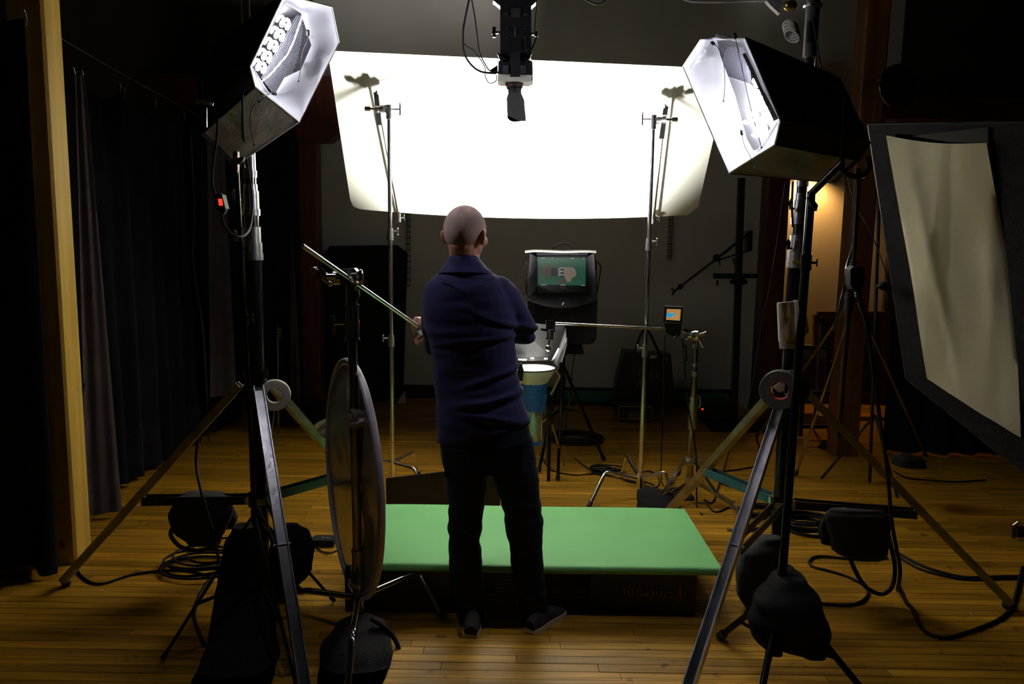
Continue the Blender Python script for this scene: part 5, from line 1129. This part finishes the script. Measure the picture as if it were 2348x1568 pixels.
for x, y, d, s, lab in ((700, 900, 7.0, .13, 'dark equipment bag against the rear wall left of the black panel'), (668, 905, 6.8, .10, 'smaller dark bundle beside the equipment bag on the left'), (735, 910, 6.9, .12, 'dark rounded bag at the foot of the black panel')):
    c = P(x, y, d); c.z = s*.9
    sandbag(lab, [(c+V((0, 0, -s*.85)), V((s*1.0, 0, 0)), V((0, s*.7, 0))), (c, V((s*1.15, 0, 0)), V((0, s*.8, 0))), (c+V((0, 0, s*.7)), V((s*.5, 0, 0)), V((0, s*.4, 0)))], CLOTH, seed=x, name='equipment_bag', cat='bag')

# ================================================================ cables
def cable(label, pts, r=.0055, m=BPL, name='cable', cat='cable'):
    return tag(MB().tube(pts, r, 8, 7).build(name, m), label, cat)
g = lambda x, y: G(x, y, .007)
cable('black cable running along the floor from the yellow post to the coil', [g(172, 1200)+V((0, .25, .9)), P(186, 930, 4.2), P(184, 1050, 4.15), P(168, 1180, 4.0), g(166, 1262), g(178, 1308), g(205, 1333), g(240, 1337), g(300, 1318), g(370, 1308), g(430, 1308), g(480, 1320)], .006)
cable('black cable drooping from the left crank stand to the floor coil', [P(455, 1000, 3.64), P(450, 1060, 3.6), P(462, 1130, 3.49), P(480, 1190, 3.47), P(494, 1240, 3.47), g(500, 1300), g(478, 1330), g(455, 1370), g(446, 1410), g(458, 1455), g(470, 1480)], .0075)
def coil(label, cx, cy, loops, r=.006, seed=0, z0=.008):
    rnd = random.Random(seed); pts = []; c = G(cx, cy)
    for k in range(len(loops)*12):
        i = k//12; an = k/12*2*math.pi; (rx, ry, ox, oy) = loops[i]; nx = loops[min(i+1, len(loops)-1)]; u = (k % 12)/12
        rx, ry, ox, oy = [lerp(p, q, u) for p, q in zip((rx, ry, ox, oy), nx)]
        pts.append(V((c.x+ox+rx*math.cos(an), c.y+oy+ry*math.sin(an), z0+.010*i+rnd.uniform(0, .006))))
    t = MB().tube(pts, r, 7, 3).build('coiled_cable', BPL); return tag(t, label, 'cable coil')
coil('loosely coiled black cable on the floor left of the left crank stand', 455, 1305, [(.15, .13, 0, .02), (.17, .10, -.02, 0), (.20, .16, .03, -.02), (.16, .10, .02, .05), (.19, .13, -.03, .03), (.13, .16, .05, .10)], .006, 1)
coil('dark coil of cable under the tripod of the hooded monitor', 1318, 1010, [(.20, .16, 0, 0), (.22, .18, .02, 0), (.18, .15, -.02, .02), (.21, .17, .01, -.02), (.19, .14, 0, 0)], .009, 2)
coil('small tangle of black cable on the floor below the monitor tripod', 1385, 1085, [(.09, .08, 0, 0), (.11, .06, .03, 0), (.08, .05, -.02, .02), (.12, .07, .02, .01)], .006, 3)
coil('black cable heap behind the teal braces of the right crank stand', 1850, 1215, [(.13, .10, 0, 0), (.16, .13, .03, 0), (.12, .09, -.02, .02), (.17, .12, .04, .03), (.14, .1, 0, 0), (.15, .12, .02, 0), (.13, .10, 0, .02)], .008, 4)
coil('coiled cable and strap lying behind the front leg of the right crank stand', 1750, 1180, [(.12, .10, 0, 0), (.10, .12, .02, .03), (.13, .08, -.02, 0)], .010, 5)
cable('black cable crossing the floor from the monitor tripod to the tangle', [g(1238, 1040), g(1262, 1075), g(1310, 1088), g(1360, 1086), g(1400, 1082), g(1445, 1092), g(1500, 1112)], .005)
cable('thin cable curving from the monitor tripod down to the floor tangle', [P(1318, 812, 5.5), P(1312, 850, 5.5), P(1308, 900, 5.5), P(1296, 985, 5.55), g(1298, 1022), g(1330, 1060), g(1375, 1085), g(1440, 1100), g(1480, 1108)], .004)
cable('cable loop on the floor beside the right chrome stand', [g(1472, 1082), g(1490, 1080), g(1506, 1090), g(1512, 1108), g(1500, 1118), g(1470, 1110), g(1430, 1100)], .005)
cable('black cable from the small monitor down to the floor', [P(1524, 770, 4.9), P(1522, 830, 4.92), P(1521, 900, 4.95), P(1518, 1000, 5.0), P(1516, 1080, 5.1), g(1520, 1112), g(1545, 1120)], .004)
cable('black cable down the front of the right middle stand', [P(1565, 770, 4.86), P(1570, 850, 4.86), P(1578, 930, 4.87), P(1590, 1000, 4.88), P(1597, 1060, 4.84), g(1598, 1160), g(1610, 1180)], .005)
cable('thin cable making a wide S on the floor right of the middle stand', [g(1672, 1035), g(1652, 1100), g(1635, 1150), g(1615, 1145)], .005)
cable('black cable looping across the floor behind the teal braces', [g(1735, 1010), g(1748, 1045), g(1740, 1065), g(1700, 1075), g(1650, 1083), g(1640, 1095), g(1660, 1110), g(1700, 1122), g(1728, 1135), g(1730, 1150), g(1722, 1158)], .0055)
cable('short cable on the floor left of the metal connector', [g(1622, 1157), g(1636, 1172), g(1650, 1172), g(1672, 1162)], .005)
t = T('cable_connector', 'metal tipped cable connector lying on the floor beside the table', 'connector', g(1680, 1212))
a, b = G(1668, 1213, .010), G(1688, 1214, .010); MB().cyl(a, b, .0085, n=12).build('metal_tip', ALU, t); MB().cyl(b, G(1702, 1215, .010), .009, n=12).build('brass_sleeve', BRASS, t); MB().tube([G(1702, 1215, .01), G(1720, 1215, .01), G(1745, 1208, .01), G(1765, 1195, .01)], .007, 8).build('cable_tail', BPL, t)
cable('thick black cable from the right softbox down to the ballast box', [P(1968, 385, 3.0), P(1966, 450, 3.0), P(1961, 540, 3.0), P(1957, 612, 3.0)], .0075)
cable('long black cable from the ballast box down to the sandbag loop', [P(1966, 668, 3.0), P(1972, 690, 3.0), P(1990, 760, 3.0), P(2004, 860, 3.02), P(2020, 980, 3.1), P(2036, 1090, 3.2), P(2044, 1190, 3.3), P(2056, 1260, 3.3), P(2064, 1310, 3.3), G(2058, 1352, .05), g(2062, 1345), g(2078, 1380), g(2095, 1400), g(2108, 1432), g(2128, 1452), g(2160, 1462), g(2190, 1458), g(2240, 1442), g(2290, 1420), g(2318, 1395), g(2330, 1360), g(2345, 1300)], .0085)
cable('pair of black cables running right across the floor to the frame edge', [g(2035, 1252), g(2060, 1268), g(2110, 1295), g(2160, 1312), g(2210, 1323), g(2260, 1323), g(2350, 1322), g(2420, 1330)], .008)
cable('second cable of the pair running to the right edge of the floor', [g(2050, 1270), g(2100, 1300), g(2150, 1316), g(2215, 1328), g(2300, 1326), g(2360, 1328), g(2420, 1340)], .006)
cable('black cable looping on the floor under the wide charcoal sandbag', [g(2035, 1278), g(1990, 1283), g(1940, 1280), g(1880, 1275), g(1858, 1283), g(1862, 1298), g(1900, 1308), g(1945, 1322), g(1975, 1338), g(1990, 1355), g(1980, 1375), g(1950, 1386), g(1900, 1385), g(1860, 1380)], .0065)
cable('thin cable hanging behind the ballast box beside the cloth frame', [P(1938, 400, 3.6), P(1942, 440, 3.6), P(1943, 470, 3.6), P(1938, 478, 3.6)], .0025)
cable('thin black wire from the softbox out to the left of the cloth frame', [P(1940, 395, 4.4), P(1962, 470, 4.3), P(1990, 520, 4.2), P(2012, 570, 4.15), P(2030, 620, 4.1), P(2036, 645, 4.1)], .003)
t = T('black_clamp', 'small black clamp on the left edge of the cloth frame', 'clamp', P(2036, 656, 4.05)); MB().prism([P(2014, 658, 4.05), P(2026, 648, 4.05), P(2040, 645, 4.05), P(2046, 662, 4.05), P(2034, 668, 4.05), P(2024, 664, 4.05)], (0, .04, 0)).build('clamp_body', BPL, t); MB().tube([P(2034, 668, 4.06), P(2035, 690, 4.06), P(2037, 706, 4.06)], .003, 6).build('cord', BPL, t)
cable('black cable falling from the softbox in front of the dark brown post', [P(1802, 415, 3.3), P(1794, 470, 3.3), P(1782, 560, 3.32), P(1765, 660, 3.35), P(1748, 740, 3.4), P(1735, 830, 3.5), P(1722, 900, 3.6), P(1713, 940, 3.7)], .004)
cable('dark cable running down beside the right crank stand column', [P(1818, 416, 3.4), P(1816, 470, 3.42), P(1818, 520, 3.48)], .005)
cable('thin wire hooked above the right softbox', [P(1862, 38, 3.3), P(1872, 90, 3.3), P(1880, 140, 3.3), P(1884, 152, 3.25)], .003)
t = T('ballast_box', 'black inline ballast box hanging on the cable at right', 'power box', P(1965, 668, 3.0))
MB().prism([P(1950, 618, 2.97), P(1958, 610, 2.97), P(1978, 612, 2.97), P(1983, 620, 2.97), P(1981, 655, 2.97), P(1972, 666, 2.97), P(1956, 664, 2.97), P(1950, 652, 2.97)], (0, .05, 0)).build('box_body', BPL, t)
MB().lathe(P(1957, 612, 3.0), (0, 0, 1), [(0, .010), (.004, .014), (.008, .010), (.012, .013), (.016, .009), (.020, .012), (.024, .008), (.024, 0)], 12).build('strain_relief', RUB, t)
MB().lathe(P(1967, 664, 3.0), (.1, 0, -1), [(0, .012), (.005, .015), (.010, .011), (.015, .014), (.020, .010), (.025, .013), (.030, .008), (.030, 0)], 12).build('strain_relief', RUB, t)
t = T('inline_switch', 'black inline switch glowing red on the left softbox cable', 'switch', P(503, 480, 3.0))
MB().prism([P(490, 448, 2.98), P(500, 442, 2.98), P(509, 446, 2.98), P(517, 478, 2.98), P(506, 486, 2.98), P(494, 478, 2.98)], (0, .04, 0)).build('switch_body', BPL, t)
MB().prism([P(500, 456, 2.975), P(508, 456, 2.975), P(510, 471, 2.975), P(502, 471, 2.975)], (0, .006, 0)).build('red_rocker', LEDR, t)
MB().prism([P(508, 486, 2.98), P(518, 479, 2.98), P(514, 490, 2.98), P(509, 494, 2.98)], (0, .02, 0)).build('strain_relief', GTAPE, t)
cable('black cable from the left softbox to the red inline switch', [P(500, 270, 3.0), P(497, 320, 3.0), P(489, 380, 3.0), P(487, 420, 3.0), P(494, 446, 3.0)], .005)
cable('black cable looping from the red switch up to the crank stand', [P(509, 490, 3.0), P(514, 515, 3.0), P(530, 535, 3.0), P(548, 543, 3.02), P(566, 535, 3.1), P(576, 510, 3.3), P(579, 460, 3.5), P(568, 380, 3.5), P(558, 300, 3.2), P(556, 215, 2.97)], .005)
t = T('power_adapter', 'black power adapter on the floor left of the silver disc', 'power adapter', g(745, 1245))
a = G(742, 1250); MB().prism([V((a.x-.07, a.y-.03, .004)), V((a.x+.06, a.y-.03, .004)), V((a.x+.06, a.y+.05, .004)), V((a.x-.05, a.y+.05, .004)), V((a.x-.08, a.y+.0, .004))], (0, 0, .035)).build('adapter_body', BPL, t); MB().box((a.x+.01, a.y+.01, .0398), (.05, .02, .001)).build('adapter_label', GTAPE, t)
cable('thin cable from the power adapter along the floor', [g(772, 1262), g(755, 1268), g(735, 1262), g(716, 1245), g(700, 1240), g(690, 1245)], .004)
cable('second thin cable on the left of the power adapter', [g(722, 1240), g(712, 1252), g(706, 1256), g(722, 1255)], .003)
cable('dark cable on the floor between crank stand and grip stand', [g(600, 1352), g(612, 1368), g(640, 1372), g(668, 1365), g(690, 1350), g(676, 1340)], .006)
cable('thin cable on the floor at the right below the cloth frame', [g(2050, 1080), g(2080, 1095), g(2150, 1102), g(2200, 1104), g(2260, 1100)], .006)
t = T('black_connector_clamp', 'small black clamp lying at the right edge of the floor', 'clamp', G(2338, 1235))
a = G(2335, 1238); MB().box((a.x+.02, a.y, .05), (.09, .05, .05)).cyl((a.x-.03, a.y, .01), (a.x-.02, a.y, .10), .008).cyl((a.x+.05, a.y-.02, .005), (a.x+.05, a.y-.02, .08), .008).build('clamp_body', BPL, t); MB().cyl((a.x-.035, a.y, .085), (a.x-.015, a.y-.01, .11), .012, n=10).build('silver_tip', CHR, t)
sandbag('dark lump of cable and cloth on the floor under the cloth frame', [ring(2080, 1042, 4.9, 12, .03), ring(2082, 1052, 4.9, 34, .08), ring(2084, 1066, 4.9, 36, .09)], CLOTH, seed=41, name='cloth_bundle', cat='bundle')
# ================================================================ the man
YC = 3.36
_P = P; SH = .07
def PM(x, y, d): return _P(x, y, d-SH)
man = T('person', 'man seen from behind in navy shirt and dark jeans, reaching over the green table', 'person', (G(1140, 1455).x, YC, 0))
def sec(py, xl, xr, yc, hy, n=28, dz=0.0, sq=.85):
    l, r = PM(xl, py, yc), PM(xr, py, yc); c = (l+r)/2; a = (r.x-l.x)/2; out = []
    for k in range(n):
        u = 2*math.pi*k/n; cu, su = math.cos(u), math.sin(u)
        out.append(V((c.x+a*math.copysign(abs(cu)**sq, cu), yc-SH+hy*math.copysign(abs(su)**sq, su), c.z+dz*cu)))
    return out
def limb(mb, pts, n=14):                # (point, radius): a chain with smooth taper
    P_ = []; k = 5
    for i in range(len(pts)-1):
        for j in range(k): P_.append((lerp(pts[i][0], pts[i+1][0], j/k), lerp(pts[i][1], pts[i+1][1], j/k)))
    P_.append(pts[-1]); rings = []; a = None
    for i, (p, r) in enumerate(P_):
        d = (P_[min(i+1, len(P_)-1)][0]-P_[max(i-1, 0)][0]).normalized()
        if a is None: a, b = frame(d)
        else: a = (a-d*a.dot(d)).normalized(); b = a.cross(d)
        rings.append([p+(a*math.cos(2*math.pi*t/n)+b*math.sin(2*math.pi*t/n))*r for t in range(n)])
    mb.loft(rings); mb.sph(pts[0][0], pts[0][1], 14, 10); mb.sph(pts[-1][0], pts[-1][1], 14, 10)
# --- head, local frame turned to the right, looking a little down
hc = PM(1067, 527, 3.34); yaw = math.radians(-24); HR = Matrix.Rotation(yaw, 3, 'Z')@Matrix.Rotation(math.radians(-7), 3, 'X')
hl_ = lambda x, y, z: hc+HR@V((x, y, z))
bd = MB()
bd.sph(hl_(0, -.004, .0), (.0835, .099, .098), 28, 20, HR)
bd.sph(hl_(0, .028, -.050), (.064, .070, .085), 22, 16, HR)
bd.sph(hl_(0, .070, -.112), (.030, .022, .020), 14, 10, HR)          # chin
bd.sph(hl_(0, .088, .012), (.055, .014, .012), 14, 8, HR)           # brow
bd.sph(hl_(0, .104, -.040), (.014, .020, .014), 12, 8, HR); bd.cyl(hl_(0, .094, .004), hl_(0, .112, -.040), .008, .013, 10)   # nose
bd.sph(hl_(0, .092, -.078), (.026, .010, .009), 14, 8, HR)          # lips
for s in (-1, 1):
    bd.sph(hl_(s*.055, .066, -.038), (.018, .02, .022), 12, 8, HR)   # cheekbone
    er = HR@Matrix.Rotation(s*math.radians(28), 3, 'Z')@Matrix.Rotation(math.radians(-10), 3, 'X')
    bd.sph(hl_(s*.088, -.006, -.026), (.0075, .017, .031), 14, 10, er)
    bd.torus(hl_(s*.091, -.008, -.022), er@V((1, 0, 0)), .017, .0055, 18, 8)
    bd.sph(hl_(s*.084, .0, -.052), (.009, .010, .012), 10, 8, er)
nk = PM(1066, 640, 3.34)
limb(bd, [(hl_(0, -.020, -.055), .060), (PM(1065, 585, 3.35), .062), (nk, .070)])
# torso core, legs, arms under the clothes
bd.loft([sec(y, a+14, b-14, c, h-.015) for y, a, b, c, h in ((640, 1012, 1126, 3.36, .08), (680, 992, 1158, 3.37, .10), (760, 995, 1165, 3.37, .11), (860, 1010, 1175, 3.36, .10), (960, 1018, 1205, 3.35, .11), (1040, 1024, 1218, 3.35, .11))])
shR, shL = PM(1156, 668, 3.37), PM(992, 676, 3.38)
elR, elL = PM(1207, 764, 3.43), PM(996, 792, 3.47)
wrR, wrL = P(1004, 752, 3.660), P(1018, 782, 3.70)
limb(bd, [(shR, .038), (lerp(shR, elR, .5), .040), (elR, .038), (lerp(elR, wrR, .35)+V((0, .02, 0)), .038), (wrR, .026)])
limb(bd, [(shL, .038), (lerp(shL, elL, .5), .040), (elL, .038), (lerp(elL, wrL, .4), .038), (wrL, .026)])
legL = [(1000, 1010, 1118), (1060, 1016, 1120), (1100, 1022, 1117), (1150, 1028, 1112), (1200, 1029, 1107), (1225, 1028, 1101), (1245, 1030, 1099), (1262, 1029, 1104), (1300, 1031, 1106), (1350, 1038, 1110), (1400, 1047, 1110), (1438, 1054, 1109)]
legR = [(1000, 1108, 1221), (1060, 1119, 1230), (1100, 1132, 1236), (1150, 1150, 1240), (1200, 1159, 1245), (1235, 1165, 1243), (1262, 1169, 1245), (1300, 1172, 1247), (1350, 1180, 1251), (1400, 1190, 1256), (1432, 1196, 1258)]
def legc(rows, i, n): return lerp(PM(rows[i][1], rows[i][0], 3.34), PM(rows[i][2], rows[i][0], 3.34), .5)
for rows in (legL, legR): limb(bd, [(legc(rows, 1, 0), .070), (legc(rows, 5, 0), .050), (legc(rows, 8, 0), .050), (legc(rows, -1, 0), .034)])
# hands
def hand(mb, w, k, up, side, curl, spread=1.0, fl=(.072, .080, .074, .058), drop=V((0, 0, -1)), thumb=None):
    """wrist w to knuckle centre k, across direction side, fingers bend towards drop"""
    f = (k-w).normalized(); limb(mb, [(w, .026), (lerp(w, k, .45), .026), (lerp(w, k, .9), .023)])
    for s in (-.6, 0, .6): limb(mb, [(lerp(w, k, .3)+side*s*.026, .018), (k+side*s*.038, .0125)], 10)
    for i in range(4):
        s = (i-1.5)*.0205*spread; b = k+side*s; L = fl[i]; d1 = (f*(1-curl*.4)+drop*curl*.8).normalized(); d2 = (f*(1-curl)+drop*(.35+curl)).normalized(); d3 = (f*(.6-1.5*curl)+drop).normalized()
        p1 = b+d1*L*.45; p2 = p1+d2*L*.32; p3 = p2+d3*L*.25; limb(mb, [(b, .0102), (p1, .0092), (p2, .0086), (p3, .0072)], 10)
    tb = lerp(w, k, .35)+side*.028; td = thumb or (side*.7+f*.6+drop*.4).normalized(); limb(mb, [(tb, .0135), (tb+td*.034, .0115), (tb+td*.034+(td+drop*.5).normalized()*.028, .0095)], 10)
kR = P(955, 736, 3.620)
hand(bd, wrR, kR, None, V((.05, -.80, .45)).normalized(), .9, drop=V((.15, -.15, -.95)).normalized(), fl=(.052, .056, .052, .044))
limb(bd, [(lerp(wrR, kR, .45), .032), (kR+V((.010, 0, -.010)), .031)], 14)
kL = P(969, 771, 3.640)
hand(bd, wrL, kL, None, V((.5, -.75, .15)).normalized(), .8, drop=V((-.12, .05, -1)), fl=(.040, .050, .046, .036))
me = remesh(bd, .0052, 3, .5); body = mesh_obj('body', me, SKIN, man)
for s in (-1, 1):
    e = MB(); e.sph(hl_(s*.031, .079, -.010), .0125, 14, 10); eo = e.build('eye', mat('eye_white', (.7, .68, .65), .2), man)
    MB().sph(hl_(s*.031, .088, -.010), (.006, .0045, .006), 10, 8, HR).build('iris', mat('dark_iris', (.05, .03, .02), .2), eo)
# cropped hair: shell over the skull, leaving face and ears
hb = MB(); R_, C_ = 26, 40; hv = []; keep = []
for j in range(R_+1):
    t_ = math.pi*j/R_
    for i in range(C_):
        u = 2*math.pi*i/C_; x, y, z = math.sin(t_)*math.cos(u), math.sin(t_)*math.sin(u), math.cos(t_)
        hv.append(hl_(x*.0852, -.004+y*.1008, z*.0998)); keep.append((y < .62 or z > .68) and z > -.52-.18*(y < -.3) and not (z > .995))
fs = []
for j in range(R_):
    for i in range(C_):
        q = (j*C_+i, (j+1)*C_+i, (j+1)*C_+(i+1) % C_, j*C_+(i+1) % C_)
        if all(keep[k] or k < C_ for k in q): fs.append(q)
hb.add(hv, fs)
def hair_mat():
    m = mat('cropped_hair_over_scalp', (.36, .25, .22), .85, bump=.5, bscale=600, spec=.2); nt = m.node_tree; N, L = nt.nodes, nt.links; b = N['Principled BSDF']
    tc = N.new('ShaderNodeTexCoord'); sp = N.new('ShaderNodeSeparateXYZ'); L.new(tc.outputs['Object'], sp.inputs[0])
    z0 = hc.z; r = N.new('ShaderNodeMapRange'); r.inputs[1].default_value = z0+.045; r.inputs[2].default_value = z0+.098; L.new(sp.outputs[2], r.inputs[0])
    nz = N.new('ShaderNodeTexNoise'); nz.inputs['Scale'].default_value = 30; L.new(tc.outputs['Object'], nz.inputs['Vector'])
    mu = N.new('ShaderNodeMath'); mu.operation = 'MULTIPLY'; L.new(r.outputs[0], mu.inputs[0]); L.new(nz.outputs[0], mu.inputs[1])
    m2 = N.new('ShaderNodeMath'); m2.operation = 'MULTIPLY'; m2.inputs[1].default_value = 1.3; L.new(mu.outputs[0], m2.inputs[0])
    mx = N.new('ShaderNodeMixRGB'); L.new(m2.outputs[0], mx.inputs[0]); old = b.inputs['Base Color'].links[0].from_socket; L.new(old, mx.inputs[1]); mx.inputs[2].default_value = (.85, .58, .50, 1); L.new(mx.outputs[0], b.inputs['Base Color'])
    return m
hb.build('hair', hair_mat(), man, ang=80)['label'] = 'very short brown hair thinning on the crown'
# --- shirt
sh = MB()
rows = [(616, 1022, 1112, 3.35, .065), (628, 1004, 1134, 3.355, .085), (645, 984, 1158, 3.36, .10), (665, 972, 1172, 3.365, .115), (690, 967, 1181, 3.37, .125), (730, 971, 1186, 3.37, .130), (780, 982, 1184, 3.37, .130), (830, 991, 1184, 3.365, .125), (880, 995, 1193, 3.36, .122), (920, 999, 1203, 3.355, .126), (950, 1001, 1211, 3.35, .132), (975, 1003, 1215, 3.35, .134), (990, 1004, 1213, 3.35, .134)]
rr = [sec(y, a, b, c, h) for y, a, b, c, h in rows]
hem = []
for p in rr[-1]:
    u = (p.x-rr[-1][14].x)/(rr[-1][0].x-rr[-1][14].x); q = p.copy(); q.z += -.045*(1-u)+.055*u**1.5+(.03 if p.y > YC-SH else 0); hem.append(q)
rr[-1] = hem
sh.loft(rr)
limb(sh, [(PM(1146, 668, 3.365), .066), (PM(1166, 690, 3.37), .064), (PM(1188, 728, 3.39), .056), (elR, .052), (lerp(elR, wrR, .25)+V((.0, .03, 0)), .052), (lerp(elR, wrR, .62)+V((0, .01, 0)), .040)])
limb(sh, [(PM(1005, 678, 3.37), .066), (PM(998, 700, 3.38), .060), (PM(994, 745, 3.42), .054), (elL, .050), (lerp(elL, wrL, .7), .038)])
me = remesh(sh, .0075, 5, .55)
def wr(v):
    p = v.co; d = 0
    # creases that run across the back and gather under the arm and at the waist
    k = noise.noise(V((p.x*4.5+p.z*3.5, p.y*3, p.z*11-p.x*3))); d += .007*k*(.4 if p.z > 1.3 else .9)
    k = noise.noise(V((p.x*6-p.z*5, p.y*5, p.z*26+5))); d += .004*k
    # a long slanting fold
    for (x0, z0, sl, amp, wd) in ((.0, 1.13, .30, .012, .014), (-.05, 1.02, .18, .013, .016), (-.02, .93, -.10, .010, .016), (.06, 1.30, -.35, .012, .013), (-.10, 1.26, .12, .009, .012)):
        z = z0+sl*(p.x-x0)+.02*noise.noise(V((p.x*6, z0*9, 0))); e = (p.z-z)/wd; d += amp*math.exp(-e*e)*math.exp(-((p.x-x0)/.16)**2)-amp*.7*math.exp(-(e+1.6)**2)*math.exp(-((p.x-x0)/.16)**2)
    return d
me.update()
nn_ = [v.normal.copy() for v in me.vertices]
for v, n0 in zip(me.vertices, nn_): v.co = v.co+n0*wr(v)
shirt = mesh_obj('shirt', me, SHIRT, man)
# collar folded down all round
cl = []
for (y, a, b, c, h, dx) in ((634, 1004, 1131, 3.352, .090, .0), (628, 1007, 1129, 3.352, .088, 0), (612, 1016, 1116, 3.352, .083, 0), (596, 1026, 1103, 3.350, .078, 0), (586, 1032, 1096, 3.348, .073, 0), (583, 1035, 1093, 3.348, .070, 0), (590, 1037, 1091, 3.348, .066, 0), (610, 1036, 1094, 3.35, .066, 0)):
    r_ = sec(y, a, b, c, h, 36, sq=.95)
    for q in r_:
        f = (q.y-c)/h; q.z -= .030*max(0, f); q.z += .012*max(0, -f)*(y > 620)
        if y > 605 and f > .55: q.x += .0
    cl.append(r_)
MB().loft(cl, False).build('collar', SHIRT, man, ang=60)
MB().tube([PM(1008, 640, 3.27), PM(1065, 648, 3.235), PM(1130, 640, 3.262)], .0016, 6).build('yoke_seam', SHIRT, man)
# --- jeans
jn = MB(); hips = [(955, 1006, 1208, 3.35, .118), (1000, 1007, 1219, 3.35, .124), (1040, 1011, 1226, 3.35, .125), (1072, 1016, 1230, 3.345, .118)]
jn.loft([sec(y, a, b, c, h) for y, a, b, c, h in hips])
for rows in (legL, legR):
    n_ = len(rows); jn.loft([sec(y, a, b, 3.35-.024*i/n_, lerp(.098, .066, min(1, i/(n_*.6))) if i < n_*.75 else .058) for i, (y, a, b) in enumerate(rows)])
me = remesh(jn, .0075, 3, .5)
kz = .47
for v in me.vertices:
    p = v.co; k = noise.noise(V((p.x*4+p.z*3, p.y*3, p.z*24))); g_ = math.exp(-((p.z-kz)/.09)**2)+1.2*math.exp(-((p.z-.10)/.08)**2)+.35
    v.co = p+v.normal*(.010*g_*k)
jeans = mesh_obj('jeans', me, JEANS, man)
for (x0, y0, x1, y1) in ((1020, 1030, 1075, 1034), (1140, 1026, 1200, 1018)):
    mb = MB(); mb.grid([[lerp(PM(x0, y0, 3.218), PM(x1, y1, 3.214), i/4)+V((0, -.004*math.sin(math.pi*i/4), -.12*j/3)) for i in range(5)] for j in range(4)], (0, .006, 0)); mb.build('back_pocket', JEANS, jeans)
# --- shoes
def shoe(heel, toe):
    heel, toe = V((heel.x, heel.y, 0)), V((toe.x, toe.y, 0)); d = (toe-heel).normalized(); s = V((d.y, -d.x, 0)); L = .285; up_, so = [], []
    for k in range(13):
        u = k/12; c = heel+d*L*u; w = .034+.016*math.sin(math.pi*min(1, u*1.05))**.7 if u < .95 else .030
        w = [.026, .033, .036, .036, .036, .038, .042, .046, .049, .049, .045, .035, .014][k]; h = [.055, .072, .085, .090, .088, .078, .068, .058, .050, .045, .041, .034, .026][k]
        up_.append([c+s*w*math.cos(a)+V((0, 0, .018+(h-.018)*max(0, math.sin(a))**.8)) for a in [math.pi*t/10 for t in range(11)]]+[c+s*w*x+V((0, 0, .016)) for x in (-.7, 0, .7)])
        so.append([c+s*(w+.003)*math.cos(a)+V((0, 0, .011+.0105*math.copysign(1, math.sin(a)))) for a in [2*math.pi*(t+.5)/14 for t in range(14)]])
    o = MB().loft(up_).build('shoe', SHOE, man); MB().loft(so).build('sole', SOLE, o)
    mb = MB()
    for k in range(4):
        c = heel+d*L*(.50+.07*k)+V((0, 0, .083-.008*k)); mb.tube([c-s*.02, c+V((0, 0, .004)), c+s*.02], .002, 6, 3)
    mb.build('laces', BPL, o)
hLg = G(1079, 1464); shoe(hLg, hLg+V((.01, .28, 0)))
hRg = G(1214, 1452); shoe(hRg, G(1283, 1400))
# white band round the hand
bw = MB(); q4 = [P(x, y, 3.595) for x, y in ((951, 757), (958, 759), (966, 757), (974, 750), (979, 755), (986, 776), (978, 772), (966, 768))]; bw.prism(q4, (0, .055, 0)); bw.build('white_hand_band', WCLO, man)
